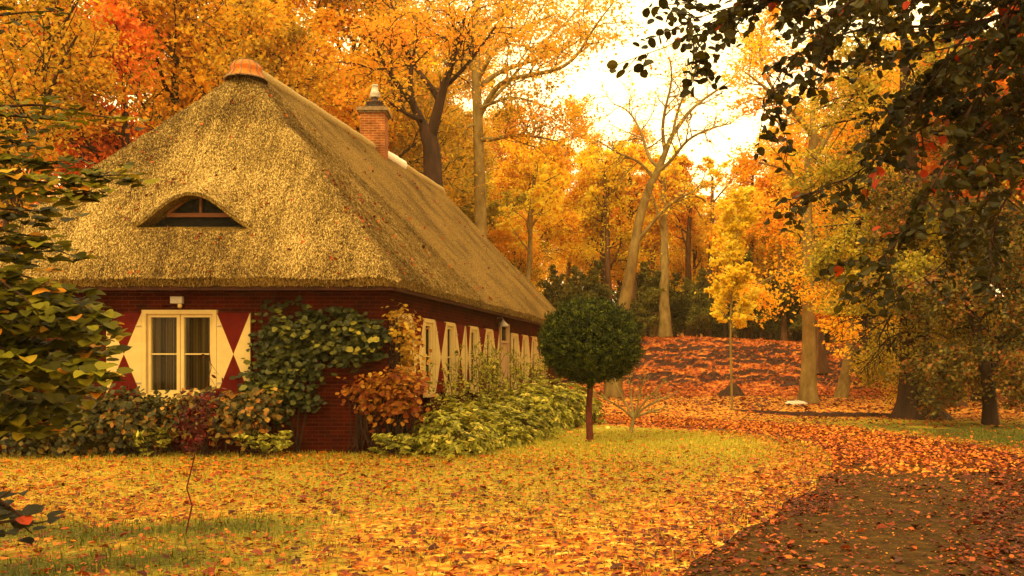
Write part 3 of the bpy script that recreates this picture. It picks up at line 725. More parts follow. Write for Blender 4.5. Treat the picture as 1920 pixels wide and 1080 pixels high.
# door with its frame
mb = MB()
for lo, hi in (((-.1, 8.3, 0), (.06, 8.39, 2.62)), ((-.1, 9.21, 0), (.06, 9.3, 2.62)), ((-.1, 8.39, 2.53), (.06, 9.21, 2.62)), ((-.1, 8.39, 2.1), (.05, 9.21, 2.16))): mb.box(lo, hi, 0, W)
for k in range(6): mb.box((-.04, 8.395 + k * .136, .02), (.0 + .004 * (k % 2), 8.395 + (k + 1) * .136 - .006, 2.09), 0, W)
door = hb(mb, 'door', M['wood'])
mb = MB(); mb.box((-.03, 8.395, 2.165), (-.02, 9.205, 2.525), 0, W); hb(mb, 'pane', M['glass'], door)
mb = MB(); mb.tube(W([(.0, 9.1, 1.1), (.05, 9.1, 1.1), (.055, 9.02, 1.1)]), .011, 6); hb(mb, 'handle', M['metal'], door)
# small flood light over the front window, bell lamp beside the door
p = at(332, 563, OY - .12)
mb = MB(); mb.box((p[0] - .1, p[1] - .05, p[2] - .055), (p[0] + .1, p[1] + .05, p[2] + .06)); mb.box((p[0] - .02, p[1] + .05, p[2] - .03), (p[0] + .02, p[1] + .12, p[2] + .03))
fl = hb(mb, 'flood_light', M['metal'])
mb = MB(); mb.lathe([(.01, -.05), (.035, -.035), (.04, 0), (.03, .03)], (p[0] + .05, p[1] - .01, p[2] - .085), 10); hb(mb, 'sensor', M['cream'], fl)
p = W([(.16, 8.1, 2.5)])[0]
mb = MB(); mb.lathe([(.13, 0), (.12, .05), (.07, .11), (.03, .15), (.01, .19)], p, 14); mb.tube([p + [0, 0, .17], p + [-.02, 0, .24], W([(0, 8.1, 2.72)])[0]], .012, 6)
hb(mb, 'wall_lamp', M['metal'])
# chimney
ct = 9.28; cz0 = ZR - .5
c = W([(SM, ct, 0)])[0]
mb = MB(); mb.box((c[0] - .36, c[1] - .3, cz0), (c[0] + .29, c[1] + .42, 8.18)); 
ch = hb(mb, 'chimney', M['brick_ch'])
mb = MB()
for e_, z0, z1 in ((.03, 8.18, 8.225), (.09, 8.225, 8.30), (.055, 8.30, 8.33)): mb.box((c[0] - .36 - e_, c[1] - .3 - e_, z0), (c[0] + .29 + e_, c[1] + .42 + e_, z1))
hb(mb, 'chimney_cap', M['stone'], ch)
pc = (c[0] - .02, c[1] + .05, 8.33)
mb = MB(); mb.lathe([(.20, 0), (.21, .1), (.17, .13), (.23, .17), (.24, .19), (.13, .22), (.09, .26), (.085, .33)], pc, 20)
for k in range(10):
    a = k * pi / 5; q = np.array(pc) + [cos(a) * .24, sin(a) * .24, 0]
    mb.tube([q, q + [0, 0, .06], q + [cos(a) * .02, sin(a) * .02, .13]], [.03, .022, .03], 6)
hb(mb, 'chimney_pot', M['potdark'], ch)
mb = MB(); mb.lathe([(.12, .33), (.145, .36), (.12, .40), (.14, .42), (.105, .5), (.085, .58), (.07, .64), (.085, .645), (.08, .68)], pc, 20); hb(mb, 'cowl', M['pot'], ch)
mb = MB(); r = np.random.default_rng(6)
n = 260; s = r.uniform(SL, SR, n); t = np.where(r.random(n) < .6, r.uniform(TF, 2, n), r.uniform(TF, TB, n)); z = fullroof(s, t)
cl = r.random(n)
k = (t - TF) / AF < 3; P = []
for a_, b_, c_ in zip(s, t, z):
    m_ = r.integers(1, 4)
    for q in range(m_): P.append((a_ + r.normal(0, .05), b_ + r.normal(0, .03), 0))
P = np.array(P); P[:, 0] = np.clip(P[:, 0], SL + .05, SR - .03); P[:, 1] = np.clip(P[:, 1], TF + .03, TB); P[:, 2] = fullroof(P[:, 0], P[:, 1]) + .035
leaves(mb, W(P), .075, r.random(len(P)) * .5, flat=.3, shape='oval', wid=.7, rng=r)
mb.build('roof_leaves', M['litter'], kind='stuff', label='scattered small red leaves lying on the thatch', cat='leaves')
def A_(l, Y, dy=0.): return [at(a, c, Y + dy * i) for i, (a, c) in enumerate(l)]
# ------------------------------------------------------------------ plants by the cottage
def cane(mb, p, q, r0, bend=.1, n=6, rng=RNG, sides=5):
    p = np.asarray(p, float); q = np.asarray(q, float); t = np.linspace(0, 1, n)[:, None]
    P = p * (1 - t) + q * t + rng.normal(0, bend, 3) * (np.sin(t * pi))
    mb.tube(P, np.linspace(r0, r0 * .4, n), sides); return P
def plant(name, wood, lv, bark, lm, label, cat, group=None, base=(0, 0, 0)):
    root = empty(name, base, label=label, cat=cat, group=group); b = np.asarray(base, float)
    for m, nm, mt in ((wood, 'stem', bark), (lv, 'foliage', lm)):
        m.v = [v - b for v in m.v]; m.build(nm, mt, root)
    return root
def sprays(mb, C0, rad, nsp, per, size, tonef, rng, fwd=None, flat=.5, shape='oval', wid=.85, shell=.5, squash=(1, 1, 1)):
    """leaf sprays: short arcs of overlapping leaves set over the outside of a mound; returns spray roots"""
    d = rng.normal(0, 1, (nsp, 3)); d /= np.linalg.norm(d, axis=1)[:, None]
    if fwd is not None: d = np.where((d @ fwd)[:, None] < -.2, -d, d)
    R = rng.uniform(shell, 1, nsp)[:, None]
    P = np.asarray(C0) + d * R * np.asarray(rad) * np.asarray(squash)
    out = []
    for i in range(nsp):
        m = rng.integers(max(2, per // 2), per * 3 // 2 + 1)
        dr = nrmz(np.array([d[i][0], d[i][1], d[i][2] * .5]) + rng.normal(0, .6, 3))
        q = P[i] + dr * np.linspace(0, size * 3.2, m)[:, None] + rng.normal(0, size * .55, (m, 3)); q[:, 2] -= np.linspace(0, 1, m) ** 2 * size
        N = nrmz(UP * .8 + d[i] * .6 + np.array([0, -.4, 0]))
        tb = tonef(P[i]) + rng.normal(0, .1)
        leaves(mb, q, size, np.clip(tb + rng.normal(0, .12, m), .01, .99), flat=flat + .15, nrm=N, shape=shape, wid=wid, rng=rng)
        out.append(P[i])
    return np.array(out)

# climbing hydrangea on the front wall
r = np.random.default_rng(31); wd = MB(); lv = MB()
def wallpt(px, py, off): return at(px, py, OY - off)
stems = [[(560, 848), (540, 780), (505, 700), (500, 640), (510, 575), (515, 548)], [(556, 846), (560, 760), (545, 690), (570, 620), (640, 600), (700, 610)],
         [(560, 845), (580, 740), (600, 690)], [(540, 780), (480, 730), (470, 700)], [(570, 620), (568, 575), (560, 550)], [(505, 640), (490, 600), (488, 560)]]
for st in stems:
    P = np.array([wallpt(a, b, .03) for a, b in st]); wd.tube(P, np.linspace(.018, .008, len(P)), 5)
blobs = [(640, 610, 75, 28, 150), (560, 625, 60, 40, 150), (690, 640, 30, 35, 60), (520, 665, 40, 40, 120), (610, 655, 55, 25, 80), (500, 720, 35, 50, 130), (545, 700, 45, 22, 60), (555, 735, 45, 30, 60), (505, 590, 18, 30, 14), (562, 575, 14, 22, 9), (490, 770, 40, 20, 50), (660, 655, 40, 20, 40)]
for bx_, by_, rx, ry, n in blobs:
    for i in range(int(n * .46)):
        a = r.random() * 2 * pi; q = r.random() ** .6
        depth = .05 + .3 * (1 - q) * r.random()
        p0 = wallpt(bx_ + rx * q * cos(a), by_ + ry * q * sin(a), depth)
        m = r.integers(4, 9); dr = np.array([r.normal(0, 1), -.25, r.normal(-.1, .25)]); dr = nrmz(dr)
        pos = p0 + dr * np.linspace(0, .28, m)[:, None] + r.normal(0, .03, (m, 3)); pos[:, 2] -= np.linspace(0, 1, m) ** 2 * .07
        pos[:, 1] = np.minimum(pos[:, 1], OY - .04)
        tb = .15 + .7 * (depth / .35) + .12 * (r.random() - .5)  # tone rises off the wall: shade behind and lit outer leaves painted in
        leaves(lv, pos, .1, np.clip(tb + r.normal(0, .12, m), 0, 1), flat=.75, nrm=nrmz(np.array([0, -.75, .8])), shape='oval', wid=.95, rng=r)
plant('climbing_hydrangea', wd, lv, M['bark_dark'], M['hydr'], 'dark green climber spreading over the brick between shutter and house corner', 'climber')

# mixed hedge under the window
def hedge(name, blobs, lm, tonef, label, size, seed, cat='shrub', group=None, per=7, bark='bark_dark', core=True, wid=.8):
    r = np.random.default_rng(seed); wd = MB(); lv = MB(); b0 = np.array(blobs[0][0]) * [1, 1, 0]
    for c, rad, n in blobs:
        c = np.asarray(c, float)
        pr = sprays(lv, c, rad, n, per, size, tonef, r, fwd=np.array([0, -1., .2]), wid=wid)
        for k in range(0, len(pr), max(1, len(pr) // 14)):
            b = np.array([c[0] + r.normal(0, rad[0] * .3), c[1] + r.uniform(-.1, .1), 0]); cane(wd, b, pr[k], .014, .08, rng=r)
    return plant(name, wd, lv, M[bark], lm, label, cat, group, base=tuple(b0))
def bl(px0, px1, py0, py1, Y, dep=.35, n=120):
    a = at(px0, py0, Y); b = at(px1, py1, Y); return ((a + b) / 2, (abs(b[0] - a[0]) / 2, dep, abs(a[2] - b[2]) / 2), n)
hedge('mixed_shrub', [bl(-40, 110, 735, 835, 15.7, .35, 170), bl(80, 200, 745, 845, 15.75, .35, 150)], M['mixhedge'], lambda p: .3 + .25 * (RNG.random() < .3), 'dark leafy shrub with brown leaves at the wall behind the hazel bush', .1, 41)
hedge('mixed_shrub', [bl(180, 320, 742, 800, 15.75, .32, 170), bl(200, 300, 790, 850, 15.85, .25, 60)], M['mixhedge'], lambda p: .3 + .3 * (RNG.random() < .3), 'dense green and brown shrub directly below the window sill', .09, 42)
hedge('mixed_shrub', [bl(310, 480, 745, 800, 15.75, .32, 190), bl(430, 520, 740, 790, 15.8, .28, 70)], M['mixhedge'], lambda p: .4 + .3 * (RNG.random() < .5), 'rusty speckled shrub below the hourglass shutter by the red sapling', .09, 43)
hedge('rusty_shrub', [bl(700, 790, 700, 775, 15.9, .3, 110), bl(660, 740, 712, 755, 16.0, .15, 34), bl(640, 690, 715, 745, 16.15, .08, 10)], M['rust'], lambda p: .5, 'rusty orange shrub growing against the corner of the cottage', .095, 44)
hedge('corner_climber', [((*W([(.16, .55, 0)])[0][:2], 1.75), (.14, .3, .7), 80), ((*W([(.1, .2, 0)])[0][:2], 2.2), (.12, .25, .2), 20)], M['rust'], lambda p: .85, 'ochre leaved climber over the first window of the side wall', .08, 45, 'climber')

# small bright laurels at the foot of the front wall
for i, (px, py, w, h, sd, lab) in enumerate([(290, 847, 50, 65, 51, 'small bright green laurel under the window, in front of the mixed shrubs'), (505, 846, 75, 62, 52, 'wide bright green laurel in front of the bare dark brick wall'),
                                   (742, 848, 50, 50, 53, 'low pale laurel at the foot of the rusty shrub by the corner')]):
    r = np.random.default_rng(sd); wd = MB(); lv = MB(); b = at(px, py, 15.6); b[2] = 0; sc = 1 / F * 15.6
    for k in range(15):
        a = r.random() * 2 * pi; q = r.uniform(.3, 1)
        tip = b + [cos(a) * w * sc * q, sin(a) * .35 * q, h * sc * r.uniform(.3, 1.05) * (1.15 - .4 * q)]
        P = cane(wd, b + r.normal(0, .03, 3) * [1, 1, 0], tip, .008, .05, rng=r)
        for f in (.55, .75, .9, 1.):
            c = P[0] * (1 - f) + P[-1] * f + (P[3] - (P[0] + P[-1]) / 2) * sin(f * pi); m = 6
            an = r.random() * 6 + np.arange(m) * 2.4; d = np.stack([np.cos(an), np.sin(an), np.full(m, .35)], 1)
            leaves(lv, c + d * .05, .105, r.uniform(.1, 1, m), flat=.6, nrm=nrmz(np.array([0, -.6, 1.])), shape='oval', wid=.4, tdir=d * 3, tj=.4, rng=r)
    plant('laurel_shrub', wd, lv, M['bark'], M['laurel'], lab, 'shrub', 'small laurels at the foot of the wall', base=tuple(b))

# rhododendron hedge along the side wall: prototypes, then copies
def rhodo(seed, Hh, Wd, nst=60):
    r = np.random.default_rng(seed); wd = MB(); lv = MB()
    for k in range(nst * 4):
        d = r.normal(0, 1, 3); d[2] = abs(d[2]) * .9 + .02; d = nrmz(d); tip = d * np.array([Wd, Wd, Hh]) * r.uniform(.7, 1.05) * (1 + .15 * sin(d[0] * 9 + d[1] * 7))
        if k % 6 == 0: cane(wd, r.normal(0, .1, 3) * [1, 1, 0], tip, .014, .1, rng=r)
        m = 9; an = r.random() * 6 + np.arange(m) * 2.4; el = r.uniform(-.2, .5, m)
        ax = nrmz(d + UP * .5); u = nrmz(np.cross(ax, [0.3, 1, 0])); w_ = np.cross(ax, u)
        dd = u * np.cos(an)[:, None] + w_ * np.sin(an)[:, None] + ax * el[:, None]
        leaves(lv, tip + dd * .055, .12, np.clip(.5 + r.normal(0, .08) + r.normal(0, .22, m), 0, 1), flat=.8, nrm=ax, shape='oval', wid=.42, tdir=dd * 3, tj=.3, rng=r)
    return wd, lv
protos = []
for sd in (61, 62):
    wd, lv = rhodo(sd, 1.0, .75); protos.append((wd, lv))
GR = 'rhododendrons along the side wall'
first = {}
specs = [(1.15, -.25, 1.0, .95, 'bushy rhododendron nearest the rusty shrub at the cottage corner'), (.95, .9, 1.0, 1.05, 'rhododendron below the first hourglass shutter of the side wall'),
         (1.45, 1.6, .72, .85, 'low rhododendron in the front row beside the mown edge'), (1.0, 2.4, 1.05, 1.1, 'rhododendron below the second side window'),
         (1.5, 3.3, .8, .95, 'low round rhododendron bordering the lawn, before the rose canes'), (1.0, 4.2, 1.1, 1.1, 'tall rhododendron at the rose bush beside the dark wall gap'),
         (1.4, 5.3, 1.05, 1.1, 'broad rhododendron bulging out over the lawn'), (1.0, 6.4, 1.15, 1.1, 'rhododendron below the windows short of the door'),
         (1.5, 7.2, 1.1, 1.15, 'yellowish rhododendron opposite the door frame'), (1.3, 9.9, 1.1, 1.1, 'rhododendron past the door, partly behind the round yew'),
         (1.7, 8.6, 1.0, 1.15, 'last big rhododendron bulging towards the round yew trunk'), (1.5, 11.4, 1.0, 1.1, 'farthest rhododendron behind the round yew')]
for i, (s, t, hh, ww, lab) in enumerate(specs):
    b = W([(s, t, 0)])[0]; k = i % 2
    if k not in first:
        o = plant('rhododendron', *protos[k], M['bark'], M['rhodo'], lab, 'shrub', GR); first[k] = o
    else: o = copy_tree(first[k])
    o.location = b; o.rotation_euler = (0, 0, i * 1.7); o.scale = (ww, ww, hh * (.8 if t < 4.5 else .98)); o['label'] = lab
# rose canes against the side wall
ros = None; GR = 'rose bushes climbing before the side wall'
for i, (s, t, hh, lab) in enumerate([(.5, 3.9, 1., 'leafy rose bush before the second hourglass shutter'), (.55, 5.0, 1.06, 'rose bush in front of the dark gap between side windows'), (.5, 6.2, .95, 'thin rose bush over the fourth side window'),
                                (.5, 7.6, 1., 'rose bush beside the ochre door frame'), (.5, 10.4, .95, 'rose bush just past the door'), (.5, 12.3, 1., 'rose bush under the far end of the eaves'), (.45, 2.0, .8, 'short rose bush between the first two side windows')]):
    if ros is None:
        r = np.random.default_rng(71); wd = MB(); lv = MB()
        for k in range(8):
            tip = np.array([r.normal(0, .22), r.normal(0, .3), r.uniform(1.2, 2.1)]); P = cane(wd, r.normal(0, .06, 3) * [1, 1, 0], tip, .011, .18, n=9, rng=r)
            for j in range(15):
                f = r.uniform(.35, 1) * 8; a = int(min(f, 7)); c = P[a] + (P[a + 1] - P[a]) * (f - a) + r.normal(0, .07, 3)
                m = 5; leaves(lv, c + r.normal(0, .04, (m, 3)), .065, r.uniform(.1, .95, m), flat=.4, shape='oval', wid=.6, rng=r)
        ros = o = plant('rose_bush', wd, lv, M['bark'], M['rhodo'], lab, 'shrub', GR)
    else: o = copy_tree(ros)
    o.location = W([(s, t, 0)])[0]; o.rotation_euler = (0, 0, i * 2.1); o.scale = (1, 1, hh); o['label'] = lab

# round clipped yew on a stem
r = np.random.default_rng(81); Y = 18.9; b = at(1105, 828, Y); b[2] = 0
cz = EYE + (690 - 650) / F * Y; cx = (1108 - 960) / F * Y; RX = 1.02; 
root = empty('round_yew', tuple(b), label='dark green yew clipped to a ball on a straight thin trunk', cat='topiary tree')
wd = MB(); P = np.array([[b[0], b[1], -.05], [b[0] + .01, b[1], .1], [b[0] - .01, b[1], .6], [b[0] + .02, b[1], 1.1], [b[0] + .01, b[1], 1.5]])
wd.tube(P - b, [.1, .07, .06, .058, .06], 10)
for k in range(26):
    a = r.random() * 6.28; el = r.uniform(-.15, 1.2); d = np.array([cos(a) * cos(el), sin(a) * cos(el), sin(el)])
    cane(wd, np.array([0, 0, 1.12 + .3 * r.random()]), np.array([cx - b[0], 0, cz]) + d * np.array([.8, .8, .75]), .03, .06, rng=r)
wd.build('trunk', M['bark_red'], root)
lv = MB(); n = 5200
d = r.normal(0, 1, (n, 3)); d /= np.linalg.norm(d, axis=1)[:, None]
def yr(d):
    """radius of the clipped ball: full on top, drawn in below, with tufts"""
    z = d[:, 2]; rad = np.ones(len(d)) * 1.0
    lump = (fbm(np.arctan2(d[:, 1], d[:, 0]) * 2.6 + 20, z * 5 + 10, 3) - .45) * .3
    rad = rad * np.where(z < -.1, 1 - .26 * np.clip((-.1 - z) / .9, 0, 1), 1) + lump
    return rad
R = yr(d)
tip = np.array([cx, Y, cz]) + d * (R * r.uniform(.8, 1.0, n) * np.where(r.random(n) < .05, r.uniform(1.03, 1.12, n), 1))[:, None] * np.array([RX, RX, .95])
up_ = .45
for q, (off, tn) in enumerate([(0, .7), (.08, .38), (.16, .1)]):  # pale outer and near-black inner shoots: highlight and inner shade painted as tone
    m = 11
    ax = d * .8 + UP * up_ + r.normal(0, .35, (n, 3)); ax /= np.linalg.norm(ax, axis=1)[:, None]
    base_ = tip - d * off * 1.1
    pos = np.repeat(base_, m, 0) + np.repeat(ax, m, 0) * r.uniform(-.07, .07, (n * m, 1)) + r.normal(0, .018, (n * m, 3))
    tdir = np.repeat(ax, m, 0) + r.normal(0, .45, (n * m, 3))
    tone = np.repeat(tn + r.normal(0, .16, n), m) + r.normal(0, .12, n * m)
    leaves(lv, pos - b, .075, np.clip(tone, .01, .99), flat=.45, nrm=np.repeat(d, m, 0), tdir=tdir * 2, tj=.3, wid=.22, rng=r)
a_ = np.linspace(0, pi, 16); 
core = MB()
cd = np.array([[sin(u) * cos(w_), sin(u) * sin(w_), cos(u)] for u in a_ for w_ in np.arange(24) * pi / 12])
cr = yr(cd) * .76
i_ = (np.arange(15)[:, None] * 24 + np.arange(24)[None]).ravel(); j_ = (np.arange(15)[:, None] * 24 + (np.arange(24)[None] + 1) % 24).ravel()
lv.add(np.array([cx, Y, cz]) + cd * cr[:, None] * np.array([RX, RX, .95]) - b, np.stack([i_, j_, j_ + 24, i_ + 24], 1), 0, .02)  # core painted almost black for the shade inside the ball
lv.build('crown', M['yew'], root)

# bare young magnolia
def bare(name, base, H, spread, seed, bark, label, n0=7, cat='tree', r0=.03, leafm=None, size=.06, nl=0):
    t = Tree(seed, nch=(n0, 5, 3), ratio=(.75, .6, .55), seg=(3, 6, 5, 4), wob=.14, up=(0, .22, .12, .05), ang=(.85, .6, .6), nleaf=nl, minr=.006, lo=(.55, .2, .25), flatten=.35)
    t.limb([(0, 0, -.03), (.01, 0, H * .12), (-.01, 0, H * .25), (.0, .0, H * .33)], r0, r0 * .75, lev=0, L=spread, sides=8)
    root = empty(name, tuple(base), label=label, cat=cat); t.wood.build('trunk', bark, root)
    if nl and t.pos:
        pos = np.concatenate(t.pos); mb = MB(); leaves(mb, pos, size, t.r.random(len(pos)), flat=.4, shape='oval', rng=t.r); mb.build('crown', leafm, root)
    return root
b = at(1183, 811, groundY(811)); b[2] = 0
t = Tree(91, nch=(5, 7, 5), ratio=(.6, .5, .6), seg=(3, 5, 5, 4), wob=.16, up=(0, .2, .15, .1), ang=(.6, .6, .6), nleaf=0, minr=.0075, lo=(.3, .3, .25), flatten=.5)
Ym = b[1]; tr = [at(183 + 1000, 812, Ym), at(1184, 800, Ym), at(1188, 785, Ym)]; t.limb(tr, .05, .038, kids=False)
for pts, dy in [([(1188, 786), (1170, 768), (1145, 752), (1112, 738)], -.1), ([(1188, 786), (1176, 760), (1160, 735), (1150, 706)], .12), ([(1188, 786), (1196, 760), (1200, 735), (1212, 700)], -.05),
                ([(1188, 786), (1205, 765), (1232, 750), (1266, 738)], .1), ([(1188, 786), (1200, 762), (1225, 735), (1250, 712)], -.15), ([(1188, 786), (1184, 755), (1182, 728), (1178, 702)], .2), ([(1192, 782), (1215, 772), (1245, 765)], -.2)]:
    t.limb(A_(pts, Ym, dy), .03, .009, lev=1, L=.62, sides=6)
root = empty('bare_magnolia', tuple(b), label='small bare pale branched tree on the lawn beside the round yew', cat='tree')
t.wood.v = [v - b for v in t.wood.v]; t.wood.build('trunk', M['bark_pale'], root)

# dark red maple sapling in the grass
r = np.random.default_rng(95); Y = 8.34; b = at(348, 1003, Y); b[2] = 0
wd = MB(); lv = MB()
st = [(348, 1006), (352, 985), (357, 950), (350, 915), (362, 870), (368, 830), (372, 790), (385, 740), (395, 690), (392, 640)]
P = np.array([at(a, c, Y) for a, c in st]); P[:, 1] += r.normal(0, .02, len(P)); wd.tube(P, np.linspace(.0085, .003, len(P)), 6)
for k in range(42):
    f = r.uniform(5.2, 6.6) if k < 28 else r.uniform(3.4, 9); i = int(min(f, 8)); p = P[i] + (P[i + 1] - P[i]) * (f - i)
    L_ = (.17 if k < 28 else .08); a = r.random() * 6.28; q = p + np.array([cos(a) * L_ * r.uniform(.4, 1), sin(a) * L_ * .8, r.uniform(-.12, .12)])
    cane(wd, p, q, .003, .03, n=4, rng=r, sides=4)
    m = r.integers(7, 15) if k < 28 else 3
    leaves(lv, q + r.normal(0, .038, (m, 3)), .055, r.random(m) ** 1.5, flat=.3, shape='oval', wid=.45, rng=r)
plant('maple_sapling', wd, lv, M['bark_red'], M['maple'], 'thin crooked sapling with dark red leaves standing in the leafy grass', 'sapling', base=tuple(b))

# ------------------------------------------------------------------ hazel bush reaching in at the left edge
r = np.random.default_rng(101); wd = MB(); lv = MB()
base = np.array([-3.9, 5.9, 0.])
def hz(pts, Y0, Y1, n, size=.095, tone=.5):
    P = np.array([at(a, c, Y0 + (Y1 - Y0) * i / (len(pts) - 1)) for i, (a, c) in enumerate(pts)])
    Q = resample3(P, 24); wd.tube(Q, np.linspace(.012, .003, 24), 5)
    m = n; f = r.uniform(.1, 1, m) ** .8 * 22.99; i = f.astype(int); p = Q[i] + (Q[i + 1] - Q[i]) * (f - i)[:, None]
    side = np.where(r.random(m) < .5, -1., 1.)
    off = np.stack([r.normal(0, .07, m), side * r.uniform(.03, .12, m), r.normal(-.015, .03, m)], 1)
    p = p + off
    dirs = np.stack([r.normal(.5, .5, m), side * .9, r.normal(-.25, .2, m)], 1)
    leaves(lv, p, size, np.clip(tone + r.normal(0, .2, m) + .5 * (r.random(m) < .05), 0, 1), flat=.84, nrm=nrmz(np.array([.05, -.3, 1.])), shape='broad', wid=.8, tdir=dirs * 2, tj=.3, rng=r, jit=.3)
def resample3(P, n):
    d = np.r_[0, np.cumsum(np.linalg.norm(np.diff(P, axis=0), axis=1))]; t = np.linspace(0, d[-1], n)
    q = np.stack([np.interp(t, d, P[:, k]) for k in range(3)], 1)
    for _ in range(3): q[1:-1] = (q[:-2] + 2 * q[1:-1] + q[2:]) / 4
    return q
for k in range(9):
    a = at(-120 + r.uniform(-60, 30), r.uniform(100, 500), 5.6 + r.uniform(-.4, .5)); cane(wd, base + r.normal(0, .15, 3) * [1, 1, 0], a, .022, .15, n=9, rng=r)
tips = [((-130, 300), (-20, 300), (80, 305), (140, 300)), ((-130, 330), (0, 330), (100, 345), (190, 328), (255, 328)), ((-130, 380), (0, 350), (90, 362), (170, 362)), ((-120, 400), (-20, 390), (60, 395), (110, 400)),
        ((-120, 240), (-30, 250), (20, 262), (40, 268)), ((-120, 470), (0, 455), (90, 462), (130, 478)), ((-120, 440), (-20, 425), (40, 440), (85, 445)), ((-120, 520), (0, 510), (60, 520), (100, 545)),
        ((-120, 560), (0, 545), (90, 550), (160, 560)), ((-120, 560), (0, 560), (100, 572), (180, 590), (222, 600)), ((-120, 600), (0, 600), (100, 610), (170, 625), (215, 640)), ((-120, 640), (0, 635), (110, 650), (190, 670)),
        ((-120, 660), (20, 670), (120, 690), (205, 700)), ((-120, 700), (20, 700), (120, 720), (185, 738)), ((-120, 540), (10, 580), (100, 600), (150, 640)), ((-120, 620), (0, 650), (80, 690), (130, 720)),
        ((-120, 740), (0, 740), (70, 750), (140, 765)), ((-120, 500), (-10, 520), (50, 560), (80, 600)), ((-120, 180), (0, 200), (80, 195), (160, 215), (225, 222)), ((-120, 210), (0, 215), (70, 222), (120, 226)), ((-130, 60), (-20, 30), (60, 22), (120, 20)),
        ((-120, 775), (0, 780), (60, 790), (100, 800)), ((-120, 480), (-20, 475), (40, 490), (75, 500))]
for k, tp in enumerate(tips):
    y0 = 5.3 + r.uniform(-.3, .3); ln_ = (tp[-1][0] + 120) * (.7 if tp[0][1] < 530 else 1); hz(tp, y0, y0 + r.uniform(-.3, .5), int(ln_ * (.2 if k in (18, 19, 20) else .38)), .092 if k not in (18, 19, 20) else .085, .5 if k != 20 else .2)
for k in range(22):
    yy = r.uniform(560, 790); hz(((-150, yy), (-60, yy + r.normal(0, 15)), (20, yy + r.normal(5, 20)), (100 + r.uniform(-50, 60), yy + r.normal(10, 25))), 5.9, 6.2 + r.random() * .6, 80, .085, .36)
plant('hazel_bush', wd, lv, M['bark_dark'], M['broad'], 'big broad leaved green bush reaching in front of the left end of the cottage', 'bush', base=tuple(base))
# low dark sprig near the camera
r = np.random.default_rng(103); wd = MB(); lv = MB(); base = np.array([-2.35, 3.6, 0.])
for tp in [((-90, 900), (-20, 925), (30, 960), (60, 985), (95, 975)), ((-90, 940), (-20, 945), (20, 920)), ((-90, 1000), (-30, 985), (30, 975), (60, 1000))]:
    hz(tp, 3.9, 4.0, 12, .075, .15)
for k in range(3): cane(wd, base, at(-90, 920 + 30 * k, 3.9), .008, .04, rng=r)
plant('low_sprig', wd, lv, M['bark_dark'], M['near'], 'small dark leafy sprig low at the grass edge below the hazel', 'plant', base=tuple(base))
# ------------------------------------------------------------------ trees with their own shape
def A(l, Y, dy=0.): return [at(a, c, Y + dy * i) for i, (a, c) in enumerate(l)]
# tall beech behind the ridge
Y = 46.
t = Tree(201, nch=(10, 9, 7), nleaf=30, spread=.45, ratio=(.35, .5, .5), lo=(.3, .25, .1), minr=.016, up=(.2, .2, .1, 0), wob=.2)
tr = A([(908, 727), (905, 600), (902, 430), (897, 270), (893, 135), (892, 60), (895, -20), (890, -140)], Y); tr[0][2] = -.2
t.limb(tr, .34, .11, kids=False, sides=14, flare=flare(.5))
t.limb(tr[5:], .2, .05, lev=1, L=5)
for pts, r0, dy in [([(900, 262), (925, 262), (960, 252), (1010, 256), (1045, 265)], .13, -.6), ([(900, 215), (925, 168), (950, 148), (1010, 138), (1060, 128), (1092, 92), (1112, 52), (1150, 5)], .15, -.5),
                    ([(897, 165), (935, 133), (985, 118), (1040, 100), (1075, 85), (1108, 55)], .13, .8), ([(893, 70), (922, 40), (948, 15), (990, -40)], .12, .6), ([(894, 140), (868, 95), (850, 45), (835, -20)], .14, .5),
                    ([(896, 150), (925, 92), (975, 52), (1045, 25)], .12, -.9), ([(897, 205), (930, 190), (960, 180), (1000, 190), (1035, 205)], .09, -1.), ([(893, 100), (860, 60), (800, 30), (740, 20)], .12, -.8),
                    ([(896, 235), (875, 235), (868, 258)], .1, -.3), ([(905, 205), (960, 150), (1000, 90), (1070, 40), (1110, -20)], .1, 1.2)]:
    t.limb(A(pts, Y, dy), r0, .025, lev=1, L=5.5, sides=7, kids=len(pts) > 3)
t.done('tall_beech', M['bark_pale'], M['ochre'], .17, base=(tr[0][0], Y, 0), label='tall beech with thick pale trunk and long limbs rising behind the thatched ridge', tone=.66, tv=.16, keep=.55)
# dark forked oak
Y = 38.
t = Tree(202, nch=(10, 8, 7), nleaf=28, spread=.4, ratio=(.4, .5, .5), lo=(.3, .3, .1), minr=.014, wob=.22)
tr = A([(815, 737), (814, 450), (812, 300), (806, 262), (797, 238)], Y); tr[0][2] = -.2
t.limb(tr, .45, .26, kids=False, sides=12, flare=flare(.4))
for pts, r0, dy in [([(800, 245), (782, 215), (770, 185), (768, 150), (775, 100), (790, 50)], .2, .3), ([(808, 255), (822, 200), (832, 160), (850, 115), (862, 60), (880, 10)], .24, -.3), ([(775, 195), (745, 160), (715, 110), (690, 60)], .14, -.6),
                    ([(825, 190), (800, 150), (770, 120), (740, 30), (720, -40)], .14, .7), ([(790, 225), (760, 215), (735, 190), (700, 190)], .1, -.7), ([(832, 165), (870, 130), (900, 90), (930, 50)], .1, -.5)]:
    t.limb(A(pts, Y, dy), r0, .025, lev=1, L=4.6, sides=7)
t.done('forked_oak', M['bark_dark'], M['ochre'], .15, base=(tr[0][0], Y, 0), label='oak with dark forking trunk just past the chimney', tone=.62, tv=.18, keep=.62)
